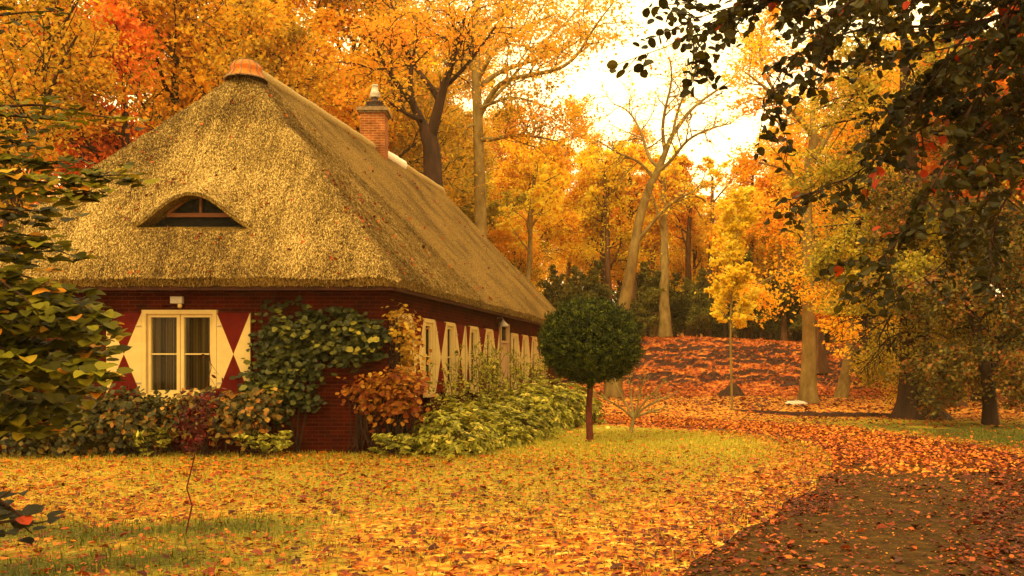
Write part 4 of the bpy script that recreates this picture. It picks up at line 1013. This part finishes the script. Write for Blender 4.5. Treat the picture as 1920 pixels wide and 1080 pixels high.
# nearly bare tree behind the yew
Y = 47.5
t = Tree(203, nch=(10, 10, 8), nleaf=2, spread=.3, ratio=(.4, .5, .5), lo=(.3, .3, .1), minr=.014, wob=.26, up=(.2, .25, .12, 0))
tr = A([(1147, 735), (1158, 640), (1172, 560), (1186, 490), (1196, 420), (1216, 350), (1236, 318), (1247, 285), (1262, 250)], Y); tr[0][2] = -.2
t.limb(tr, .34, .1, kids=False, sides=12, flare=flare(.4))
for pts, r0, dy in [([(1262, 252), (1280, 225), (1300, 200), (1335, 175), (1375, 150), (1400, 110)], .11, .4), ([(1247, 285), (1240, 240), (1250, 190), (1262, 150), (1255, 110)], .1, -.4), ([(1238, 315), (1215, 300), (1205, 250), (1180, 205), (1150, 195)], .1, .5),
                    ([(1230, 325), (1262, 300), (1285, 262), (1330, 240), (1370, 232)], .1, -.5), ([(1190, 460), (1225, 415), (1252, 385), (1282, 366), (1302, 360)], .12, -.5), ([(1225, 335), (1200, 300), (1160, 290), (1120, 262)], .08, -.5),
                    ([(1262, 250), (1270, 200), (1300, 150), (1310, 100)], .08, 0.)]:
    t.limb(A(pts, Y, dy), r0, .022, lev=1, L=4.2, sides=7)
t.done('sparse_tree', M['bark_pale'], M['golden'], .16, base=(tr[0][0], Y, 0), label='nearly leafless tree with curved pale trunk rising behind the round yew', tone=.45)
# beech with orange leaves on the right lawn
Y = 39.
t = Tree(204, nch=(10, 9, 7), nleaf=30, spread=.4, ratio=(.42, .5, .5), lo=(.3, .2, .1), minr=.014, up=(.1, -.05, -.05, 0), wob=.18)
tr = A([(1515, 757), (1516, 690), (1517, 600), (1515, 500), (1513, 400), (1512, 320), (1528, 262)], Y); tr[0][2] = -.12
t.limb(tr, .29, .17, kids=False, sides=14, flare=flare(.55, 5, 2.))
for pts, r0, dy in [([(1516, 300), (1530, 255), (1500, 225), (1470, 195), (1430, 160), (1390, 130)], .17, -.3), ([(1512, 330), (1545, 260), (1590, 200), (1640, 160)], .15, .4), ([(1513, 420), (1470, 400), (1420, 395), (1370, 420)], .1, -.7), ([(1514, 470), (1560, 440), (1610, 440), (1660, 470)], .1, .5),
                    ([(1515, 520), (1480, 505), (1440, 520), (1400, 550)], .07, -.9), ([(1515, 500), (1545, 520), (1580, 560), (1600, 600)], .06, -.9), ([(1515, 380), (1500, 340), (1460, 310), (1400, 300)], .1, .9), ([(1515, 350), (1560, 330), (1620, 320), (1680, 350)], .1, -.9),
                    ([(1528, 265), (1520, 200), (1530, 120), (1520, 40)], .14, .5), ([(1470, 195), (1430, 140), (1420, 90), (1440, 30)], .08, .3)]:
    t.limb(A(pts, Y, dy), r0, .02, lev=1, L=4.4, sides=7)
t.done('lawn_beech', M['bark_pale'], M['orange'], .15, base=(tr[0][0], Y, 0), label='beech with smooth pale straight trunk and orange leaves beside the white stone', tone=.6, tv=.2, keep=.72)
# leaning beech right of it
Y = 47.
t = Tree(205, nch=(10, 8, 6), nleaf=28, spread=.5, ratio=(.42, .5, .5), lo=(.3, .2, .1), minr=.016)
tr = A([(1577, 747), (1586, 700), (1598, 630), (1608, 540), (1616, 440), (1620, 330), (1630, 220)], Y); tr[0][2] = -.12
t.limb(tr, .26, .1, kids=False, sides=12, flare=flare(.35, 5, 3.))
for pts, r0, dy in [([(1612, 480), (1580, 430), (1550, 410), (1520, 380)], .1, .6), ([(1616, 430), (1650, 380), (1700, 350)], .1, -.6), ([(1610, 520), (1640, 500), (1680, 520), (1700, 560)], .08, -.6), ([(1620, 330), (1590, 280), (1560, 220)], .1, -.5), ([(1605, 560), (1570, 550), (1550, 580)], .06, .5)]:
    t.limb(A(pts, Y, dy), r0, .022, lev=1, L=4.6, sides=7)
t.done('leaning_beech', M['bark_pale'], M['orange'], .17, base=(tr[0][0], Y, 0), label='slim beech whose trunk leans to the right at the foot of the mound', tone=.66, tv=.2)
# slim birch with bright yellow top
Y = 33.; b = at(1373, 769, Y); b[2] = 0
t = Tree(206, nch=(34, 6, 3), nleaf=50, spread=.2, ratio=(.24, .5, .5), lo=(.38, .15, .1), minr=.006, up=(.1, .35, .1, 0), ang=(1., .8, .8))
tr = A([(1373, 772), (1371, 700), (1369, 620), (1372, 540), (1380, 460), (1384, 385)], Y)
t.limb(tr, .045, .012, lev=0, L=4.6)
t.done('slim_birch', M['bark_pale'], M['yellow'], .105, base=tuple(b), label='slender young tree with thin pale stem and brilliant yellow cone of leaves', tone=.55, tv=.2)
# big dark tree
Y = 27.5; b = at(1722, 785, Y); b[2] = 0
t = Tree(207, nch=(12, 12, 9), nleaf=40, spread=.3, ratio=(.42, .5, .5), lo=(.3, .15, .1), minr=.01, up=(.0, -.18, -.12, -.1), wob=.16)
tr = A([(1722, 786), (1718, 740), (1716, 640), (1712, 520), (1706, 400), (1700, 250), (1700, 80)], Y); tr[0][2] = -.15
t.limb(tr, .5, .16, kids=False, sides=16, flare=flare(.9, 6, 2.2))
for pts, r0, dy in [([(1710, 480), (1670, 420), (1630, 400), (1590, 430), (1560, 480)], .12, -.3), ([(1712, 520), (1660, 500), (1620, 520), (1590, 570)], .08, -.5), ([(1714, 500), (1760, 440), (1820, 420), (1880, 470)], .12, -.5), ([(1712, 560), (1690, 560), (1670, 590), (1645, 640)], .06, -.6),
                    ([(1708, 400), (1650, 330), (1590, 310), (1550, 350)], .12, .4), ([(1706, 380), (1770, 300), (1840, 280), (1900, 320)], .12, .5), ([(1716, 580), (1760, 560), (1800, 600), (1830, 650)], .07, -.6), ([(1712, 470), (1690, 440), (1700, 420), (1680, 480), (1690, 560)], .07, -.9),
                    ([(1700, 240), (1640, 180), (1600, 120)], .12, -.4), ([(1700, 220), (1770, 150), (1840, 100)], .12, -.6), ([(1700, 100), (1680, 0), (1700, -100)], .12, .3), ([(1714, 600), (1690, 620), (1660, 660), (1640, 700)], .05, .8), ([(1714, 440), (1740, 420), (1780, 470), (1770, 560)], .08, -.8)]:
    t.limb(A(pts, Y, dy), r0, .016, lev=1, L=3.5, sides=7)
t.done('dark_lime', M['bark_dark'], M['olive'], .1, drop=lambda p: ~((p[:, 0] < 10.6) & (p[:, 2] < 2.9)), base=tuple(b), label='massive dark trunk with spreading roots under drooping olive green foliage', tone=.45, tv=.2, keep=.85)
Y = 24.5; b = at(1857, 797, Y); b[2] = 0
t = Tree(208, nch=(12, 11, 8), nleaf=36, spread=.28, ratio=(.45, .5, .5), lo=(.3, .15, .1), minr=.008, up=(.0, -.15, -.1, -.1), wob=.18)
tr = A([(1858, 798), (1856, 740), (1842, 660), (1825, 590), (1800, 530), (1780, 450), (1770, 330)], Y); tr[0][2] = -.1
t.limb(tr, .17, .05, kids=False, sides=10, flare=flare(.4, 5, 2.))
for pts, r0, dy in [([(1856, 740), (1870, 660), (1900, 560), (1930, 440)], .13, .2), ([(1842, 660), (1800, 650), (1770, 690)], .05, -.6), ([(1830, 610), (1870, 560), (1930, 560)], .06, -.6), ([(1800, 530), (1750, 500), (1710, 540)], .05, -.6), ([(1790, 480), (1830, 430), (1890, 430)], .06, -.5),
                    ([(1850, 700), (1890, 680), (1930, 720)], .05, -.5), ([(1780, 430), (1740, 370), (1690, 350)], .05, .4), ([(1900, 560), (1880, 500), (1850, 470)], .05, -.6), ([(1840, 650), (1820, 640), (1800, 690), (1790, 730)], .04, .5), ([(1775, 350), (1800, 250), (1850, 180)], .06, .4)]:
    t.limb(A(pts, Y, dy), r0, .012, lev=1, L=3., sides=6)
t.done('dark_hornbeam', M['bark_dark'], M['darkolive'], .1, base=tuple(b), label='shaded tree with slanting thin dark trunk past the massive trunk', tone=.55, tv=.22, keep=.8)
# overhanging tree: the trunk stands just outside the picture, the branches hang in
Y = 6.6; b = np.array([5.3, 6.6, 0.])
r = np.random.default_rng(209); wd = MB(); lv = MB()
tk = np.array([b + [0, 0, -.1], b + [0, 0, 1.5], b + [-.1, 0, 3.2], b + [0, .1, 5], b + [.1, .1, 7]]); wd.tube(resample3(tk, 20), np.linspace(.2, .1, 20), 12)
def twig(p, d, L, lev):
    n = 6; P = [p]
    for i in range(n):
        d = nrmz(d + r.normal(0, .13, 3) + np.array([0, 0, -.05])); p = p + d * L / n; P.append(p)
    P = np.array(P); wd.tube(P, np.linspace(.0045 if lev else .007, .0015, n + 1), 4)
    if lev == 0:
        for k in range(int(L * 7.5)):
            f = r.uniform(.15, .95) * n; i = int(f); side = nrmz(np.cross(d, UP)) * (1 if k % 2 else -1)
            twig(P[i] + (P[i + 1] - P[i]) * (f - i), nrmz(d * .7 + side * r.uniform(.4, 1) + r.normal(0, .25, 3)), L * r.uniform(.3, .6), 1)
    m = max(3, int(L / .033)); f = np.linspace(.12, 1, m) * (n - .01); i = f.astype(int); q = P[i] + (P[i + 1] - P[i]) * (f - i)[:, None]
    sd = np.where(np.arange(m) % 2, 1., -1.)[:, None] * nrmz(np.cross(d, UP + r.normal(0, .3, 3))); dr = d * .6 + sd + r.normal(0, .2, (m, 3)) - UP * .2
    dr /= np.linalg.norm(dr, axis=1)[:, None]
    tb = .45 + r.normal(0, .1) + (.42 if r.random() < .05 else 0)
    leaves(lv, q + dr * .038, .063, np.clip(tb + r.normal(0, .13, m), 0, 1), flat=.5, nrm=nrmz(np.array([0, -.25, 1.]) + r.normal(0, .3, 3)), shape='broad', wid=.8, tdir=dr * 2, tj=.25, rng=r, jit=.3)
H0 = [((2400, 60), (2100, -60)), ((2400, 150), (2150, 120))]
LB = [([(2400, 60), (2050, -90), (1700, -50), (1450, -5), (1340, 20), (1270, 50)], 6.6, 26, .5), ([(2400, 60), (2000, 0), (1800, 50), (1620, 50), (1500, 90), (1450, 150), (1430, 200), (1425, 250)], 6.6, 26, .3),
      ([(2400, 200), (2000, 160), (1850, 200), (1730, 235), (1640, 300), (1570, 350), (1500, 368)], 6.9, 24, .34), ([(2400, 200), (2000, 120), (1850, 200), (1845, 330), (1820, 430), (1760, 510), (1690, 540)], 6.5, 20, .28),
      ([(2400, 150), (2000, 150), (1850, 230), (1760, 320), (1720, 410), (1660, 480), (1600, 520)], 6.2, 24, .36), ([(2400, 20), (2000, -60), (1850, 20), (1760, 130), (1700, 220)], 6.6, 22, .5),
      ([(2400, 20), (2050, 20), (1900, 60), (1780, 90), (1660, 110)], 7.1, 22, .5), ([(2400, 20), (2000, -150), (1750, -70), (1600, 0), (1540, 70)], 7.2, 20, .5), ([(2400, 250), (2020, 260), (1930, 300), (1870, 400), (1850, 480)], 6.0, 18, .4),
      ([(2400, 60), (2000, -120), (1650, -80), (1500, -40), (1360, -20)], 6.3, 26, .5), ([(2400, 100), (2000, 60), (1880, 110), (1820, 200)], 6.1, 18, .5), ([(1450, -5), (1330, 40), (1250, 88), (1200, 105), (1160, 120)], 6.3, 5, .14),
      ([(2400, 20), (2000, -60), (1900, 0), (1860, 80)], 5.9, 16, .5), ([(2400, 200), (2000, 200), (1900, 240), (1800, 340), (1780, 430)], 7.2, 20, .4),
      ([(2400, -60), (2000, -140), (1800, -90), (1640, -20), (1560, 20)], 6.0, 22, .45), ([(2400, 20), (2000, 20), (1920, 120), (1900, 260)], 6.6, 18, .45)]
for pts, y0, nt_, L in LB:
    P = resample3(np.array([at(a, c, y0 + .04 * i) for i, (a, c) in enumerate(pts)]), 40); ln_ = len(P)
    short = pts[0][0] < 1500
    wd.tube(P, np.linspace(.004 if short else .024, .0025, ln_), 6)
    lo_ = .05 if short else .28
    for k in range(nt_):
        f = (lo_ + (1 - lo_) * (k + r.random()) / nt_) * (ln_ - 1.01); i = int(f); d = nrmz(P[i + 1] - P[i]); a = r.normal(0, 1, 3); a[2] = a[2] * .6 - .35
        twig(P[i] + (P[i + 1] - P[i]) * (f - i), nrmz(d * .8 + nrmz(a)), L * r.uniform(.6, 1.2), 0 if L > .2 else 1)
    twig(P[-1], nrmz(P[-1] - P[-3]), L * .6, 1)
print('overhang', lv.n)
root = empty('overhanging_alder', tuple(b), label='dark broad leaved branches hanging down from the upper right of the view', cat='tree')
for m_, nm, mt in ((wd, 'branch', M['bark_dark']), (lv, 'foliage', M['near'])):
    m_.v = [v - b for v in m_.v]; m_.build(nm, mt, root)

# ------------------------------------------------------------------ wood behind: five kinds, each built twice or once, then copied
KN = {}
def kind(key, *a, **k): 
    o = bgtree(*a, **k); KN[key] = [o, False]; return o
kind('golden', 301, 'golden_beech', 15, M['bark'], M['golden'], .2, lowest=.22, nch=(15, 7, 6), nleaf=46, spread=.5, cat='tree', label='x', tone=.5)
kind('golden2', 302, 'golden_beech', 17, M['bark_pale'], M['golden'], .2, lowest=.36, nch=(13, 7, 6), nleaf=46, spread=.5, cat='tree', label='x', tone=.4, lean=.08)
kind('orange', 303, 'orange_maple', 14, M['bark_dark'], M['orange'], .17, lowest=.2, nch=(14, 7, 6), nleaf=54, spread=.45, cat='tree', label='x', tone=.55)
kind('oak', 304, 'brown_oak', 18, M['bark_dark'], M['ochre'], .15, lowest=.3, nch=(15, 7, 6), nleaf=50, spread=.5, cat='tree', label='x', tone=.5)
kind('oliv', 305, 'olive_beech', 15, M['bark_dark'], M['olive'], .18, lowest=.15, nch=(15, 7, 6), nleaf=48, spread=.5, cat='tree', label='x', tone=.5)
kind('red', 306, 'red_maple', 12, M['bark_dark'], M['brownred'], .15, lowest=.2, nch=(14, 7, 6), nleaf=48, spread=.4, cat='tree', label='x', tone=.6)
kind('ever', 307, 'dark_holly', 5.5, M['bark_dark'], M['evergreen'], .16, lowest=.05, nch=(16, 7, 5), nleaf=45, spread=.3, r=.12, cat='tree', label='x', tone=.5)
kind('haze', 308, 'bare_twiggy_tree', 15, M['bark'], M['orange'], .3, lowest=.25, nch=(16, 8, 6), nleaf=9, spread=.5, cat='tree', label='x', tone=.55)
def place(key, px, Y, sc=1., lab='', grp=None, rz=None, dz=0, py=None):
    o, used = KN[key]
    if used: o = copy_tree(o)
    KN[key][1] = True
    x = (px - 960) / F * Y; z = gz(x, Y)
    o.location = (x, Y, z - .1 + dz); o.rotation_euler = (0, 0, rz if rz is not None else px * .013 + Y)
    s = sc if hasattr(sc, '__len__') else (sc, sc, sc); o.scale = s; o['label'] = lab
    if grp: o['group'] = grp
    elif 'group' in o: del o['group']
    return o
# behind and left of the cottage
place('oak', 20, 30, .95, 'brown oak with dark trunk at the far left behind the hazel')
place('red', 235, 36, 1.25, 'fiery red orange maple glowing above the left slope of the thatch')
place('orange', 330, 42, 1.35, 'orange maple crown over the middle of the left roof slope')
place('oak', 455, 41, 1.15, 'oak whose dark stem stands right behind the terracotta ridge cap')
place('orange', 560, 46, 1.3, 'orange crowned maple between ridge cap and chimney')
place('oak', 660, 48, 1.2, 'tall brown oak in the gap left of the chimney')
place('oak', -120, 40, 1.3, 'oak mostly hidden beyond the left end of the cottage')
place('golden', 720, 58, 1.25, 'golden beech seen around the chimney pot')
place('golden2', 400, 60, 1.5, 'high golden beech far behind the ridge cap')
place('golden', 560, 70, 1.5, 'far golden beech above the middle of the roof')
place('oliv', 800, 52, .95, 'olive yellow beech low behind the forked oak')
place('orange', -40, 70, 1.6, 'far orange maple in the upper left corner')
# centre, over the ridge end and mound
place('oliv', 905, 56, .72, 'yellow green beech low beside the far end of the ridge')
place('golden', 990, 60, .8, 'golden beech low over the far roof hip')
place('orange', 960, 54, .55, 'small russet tree just behind the far corner of the thatch')
place('golden2', 1060, 66, .84, 'golden beech with pale stem between roof and curved trunk')
place('golden', 1130, 64, .82, 'golden beech directly behind the curved pale trunk')
place('orange', 1160, 76, 1.05, 'orange maple with the highest crown left of the bright sky gap')
place('golden2', 1230, 68, .8, 'golden beech behind the mound, right of the curved trunk')
place('golden', 1300, 72, .78, 'golden beech behind the mound, left of the yellow birch')
place('orange', 1360, 66, .6, 'small orange maple right behind the yellow birch')
place('golden', 1440, 68, .8, 'golden beech behind the mound between birch and lawn beech')
place('orange', 1500, 64, .95, 'orange maple behind the straight lawn beech')
place('golden2', 1560, 72, .95, 'golden beech seen past the leaning trunk')
place('oliv', 1620, 58, .85, 'olive beech behind the leaning trunk')
place('oak', 850, 72, 1.0, 'oak behind the forked oak and tall beech')
place('golden', 940, 80, 1.05, 'far golden beech left of the tall beech limbs')
place('haze', 1290, 96, .9, 'thin twiggy tree standing on the skyline left of the sky gap bottom', 'twiggy trees on the skyline')
place('haze', 1350, 100, .9, 'thin twiggy tree on the skyline above the yellow birch', 'twiggy trees on the skyline')
place('haze', 1420, 98, .92, 'thin twiggy tree on the skyline right of the yellow birch', 'twiggy trees on the skyline')
place('haze', 1220, 100, .95, 'thin twiggy tree on the skyline behind the curved trunk', 'twiggy trees on the skyline')
FG = 'far orange and golden trees on the hillside'
far = [(k, 1010 + i * 52, 104 + (i * 37) % 22, .85 + .12 * ((i * 7) % 3)) for i, k in enumerate(['golden', 'orange', 'golden2', 'golden', 'orange', 'golden', 'orange', 'golden2', 'orange', 'golden', 'orange', 'golden', 'orange', 'oliv', 'golden', 'orange', 'golden', 'orange', 'golden'])]
for k, px, Y, sc in far:
    place(k, px, Y, sc * (.92 if 1180 < px < 1480 else 1.1), 'tree of the distant orange and golden hillside wood', FG)
for i, px in enumerate(range(640, 1000, 90)):
    place(['orange', 'golden', 'oak', 'golden2'][i % 4], px, 92 + (i * 13) % 20, 1.6 + .1 * (i % 3), 'tree of the distant wood rising behind the cottage', 'distant trees behind the cottage')
# right side
place('red', 2010, 27, 1.3, 'dark red maple at the right edge behind the hanging branches')
place('oliv', 1840, 42, 1.15, 'olive beech between the two dark trunks')
place('orange', 1720, 48, 1.1, 'orange maple glowing behind the massive dark trunk')
place('oak', 1950, 38, 1.0, 'brown oak beyond the shaded right lawn')
place('oliv', 1700, 62, 1.2, 'far olive beech above the right end of the mound')
place('oak', 1800, 60, 1.1, 'brown oak far behind the right lawn')
place('orange', 1900, 66, 1.3, 'far orange maple at the right edge')
place('orange', 1640, 80, 1.3, 'far orange maple above the leaning trunk')
place('golden', 1780, 84, 1.3, 'far golden beech above the massive trunk')
# two unseen trees added beside the view to shade the near ground
for x_, y_, sc_, lab_ in ((-9.5, 3.5, .95, 'brown oak added just outside the view, shading the grass by the hazel'), (9.5, 4.5, .9, 'brown oak added just outside the view, shading the path')):
    o = copy_tree(KN['oak'][0]); o.location = (x_, y_, 0); o.scale = (sc_,) * 3; o['label'] = lab_
# dark evergreen understorey
HG = 'dark hollies of the understorey'
for i, (px, Y, sc) in enumerate([(985, 48, .6), (1030, 52, .65), (1075, 60, .7), (1120, 62, .8), (1215, 63, .8), (1265, 66, .75), (1310, 64, .75), (1345, 68, .8), (1395, 64, .95), (1450, 66, .9), (1490, 63, .85), (1550, 60, .8), (1600, 66, 1.),
                                 (1660, 52, .8), (1740, 50, .7), (1790, 46, .7), (1850, 40, .7), (1900, 36, .7), (1950, 34, .8), (1820, 55, .9), (880, 58, .9), (930, 50, .7), (20, 40, 1.1), (110, 44, 1.1), (-60, 36, 1.2), (1180, 70, 1.1), (1420, 74, 1.2), (1250, 76, 1.2), (1520, 72, 1.1), (1690, 66, 1.2)]):
    place('ever', px, Y, sc, 'dark evergreen shrub of the shaded understorey', HG)
# bare boles showing in the shade behind the mound
GB = 'tree boles in the shade behind the mound'
r = np.random.default_rng(401); wd = None
for i, (px, Y, r0, lab) in enumerate([(1143, 63, .26, 'slim brown bole left of the curved pale trunk'), (1193, 64, .3, 'brown bole showing just right of the curved pale trunk'), (1247, 62, .38, 'thick bole standing on the crest behind the bare magnolia'), (1290, 68, .3, 'shaded bole right of the thick one on the crest'),
                                 (1326, 66, .25, 'shaded bole left of the thin birch stem'), (1405, 65, .24, 'shaded bole right of the thin birch stem'), (1430, 70, .28, 'farther shaded bole right of the birch'), (1472, 63, .22, 'slim bole left of the straight lawn beech'), (1537, 54, .4, 'bole on the mound slope right of the straight lawn beech'),
                                 (1632, 60, .4, 'bole behind the crest right of the leaning trunk'), (980, 52, .22, 'yellowish bole leaning beside the far roof corner'), (1785, 36, .45, 'flared shaded bole between the two dark trees')]):
    x = (px - 960) / F * Y; z = gz(x, Y); mb = MB(); le = r.normal(0, .05) + (.1 if px == 980 else 0)
    P = [np.array([le * q, r.normal(0, .03) * q, -.2 + 1.45 * q]) + r.normal(0, .04, 3) * [1, 1, 0] for q in range(9)]
    tt = Tree(500 + i, nch=(7, 4, 3), nleaf=22, spread=.35, ratio=(.3, .5, .5), lo=(.6, .2, .1), minr=.015)
    tt.limb(P, r0, r0 * .35, lev=0, L=11, sides=10, flare=flare(.4))
    tt.done('shaded_beech', M['bark_pale'] if px in (1247, 980, 1632) else M['bark'], M['orange'] if i % 2 else M['golden'], .22, label=lab, group=GB, tone=.5).location = (x, Y, z)
for i, px in enumerate(range(860, 1760, 55)):
    place('ever', px, 84 + (i * 17) % 20, .95, 'dark evergreen shrub of the shaded understorey', HG)
place('ever', 1040, 70, 1.0, 'dark evergreen shrub of the shaded understorey', HG)
place('orange', 2250, 40, 1.3, 'orange maple beyond the shaded lawn, outside the right edge'); place('golden', 2500, 48, 1.3, 'golden beech beyond the shaded lawn, outside the right edge')
# stump and white stone
mb = MB(); b = at(1372, 741, 50.); b[2] = 0; mb.tube([(0, 0, -.1), (0, 0, .2), (.05, 0, .4), (0, .05, .55)], [.65, .5, .35, .25], 12, flare=flare(.25, 5, 2.))
o = mb.build('tree_stump', M['bark_dark'], label='dark old stump at the foot of the mound behind the thin birch stem', cat='stump'); o.location = b
mb = MB(); b = at(1493, 758, 38.2); rr = np.random.default_rng(9); 
mb.lathe([(.02, -.05), (.42, -.02), (.46, .05), (.33, .12), (.1, .15), (.01, .15)], n=12)
mb.v = [v * np.array([1, .6, 1]) + rr.normal(0, .015, v.shape) for v in mb.v]
o = mb.build('white_stone', M['mortar'], label='flat white stone lying at the foot of the straight lawn beech', cat='stone'); o.location = (b[0], b[1], 0)

# warm autumn mist: one even box of air round everything
mb = MB(); mb.box((-420, -70, -1.2), (420, 920, 45)); hz_o = mb.build('haze', None, kind='stuff', label='thin warm mist softening the far trees', cat='mist')
hz_o.data.materials.clear(); m, nt, nd, ln = new_mat('haze_air')
pv = nd('ShaderNodeVolumePrincipled', Density=.0005, Anisotropy=.2); pv.inputs['Color'].default_value = (1, .85, .5, 1)
o = nd('ShaderNodeOutputMaterial'); ln(pv.outputs[0], o.inputs['Volume']); hz_o.data.materials.append(m)

# ------------------------------------------------------------------ light and camera
w = bpy.data.worlds.new('World'); bpy.context.scene.world = w; w.use_nodes = True; nt = w.node_tree; nt.nodes.clear()
SUN_EL, SUN_AZ = radians(48), radians(218)      # azimuth clockwise from +Y
sky = nt.nodes.new('ShaderNodeTexSky'); sky.sky_type = 'NISHITA'; sky.sun_disc = False; sky.sun_elevation = SUN_EL; sky.sun_rotation = SUN_AZ
mx = nt.nodes.new('ShaderNodeMix'); mx.data_type = 'RGBA'; mx.inputs[0].default_value = .93
mx.inputs[7].default_value = (23.5, 17.0, 7.7, 1)      # a bright, warm veil of cloud
bg = nt.nodes.new('ShaderNodeBackground'); bg.inputs[1].default_value = .12
out = nt.nodes.new('ShaderNodeOutputWorld')
nt.links.new(sky.outputs[0], mx.inputs[6]); nt.links.new(mx.outputs[2], bg.inputs[0]); nt.links.new(bg.outputs[0], out.inputs[0])
ld = bpy.data.lights.new('sun', 'SUN'); ld.energy = 2.2; ld.angle = radians(10); ld.color = (1, .77, .27)
lo = bpy.data.objects.new('sun', ld); C.objects.link(lo)
from mathutils import Vector
dv = Vector((sin(SUN_AZ) * cos(SUN_EL), cos(SUN_AZ) * cos(SUN_EL), sin(SUN_EL)))
lo.rotation_euler = dv.to_track_quat('Z', 'Y').to_euler()
cd = bpy.data.cameras.new('camera'); co = bpy.data.objects.new('camera', cd); C.objects.link(co)
co.location = (0, 0, EYE); co.rotation_euler = (radians(90), 0, 0); cd.lens = 33.75; cd.sensor_width = 36; cd.shift_y = (HOR - 540) / 1920; cd.clip_end = 3000; cd.clip_start = .05
sc = bpy.context.scene; sc.camera = co; sc.render.engine = 'CYCLES'
sc.view_settings.view_transform = 'Standard'; sc.view_settings.look = 'None'; sc.view_settings.exposure = 0.25; sc.view_settings.gamma = 1
cy = sc.cycles; cy.max_bounces = 7; cy.diffuse_bounces = 6; cy.transmission_bounces = 4; cy.glossy_bounces = 2; cy.transparent_max_bounces = 8
cy.use_denoising = True; cy.sample_clamp_indirect = 8
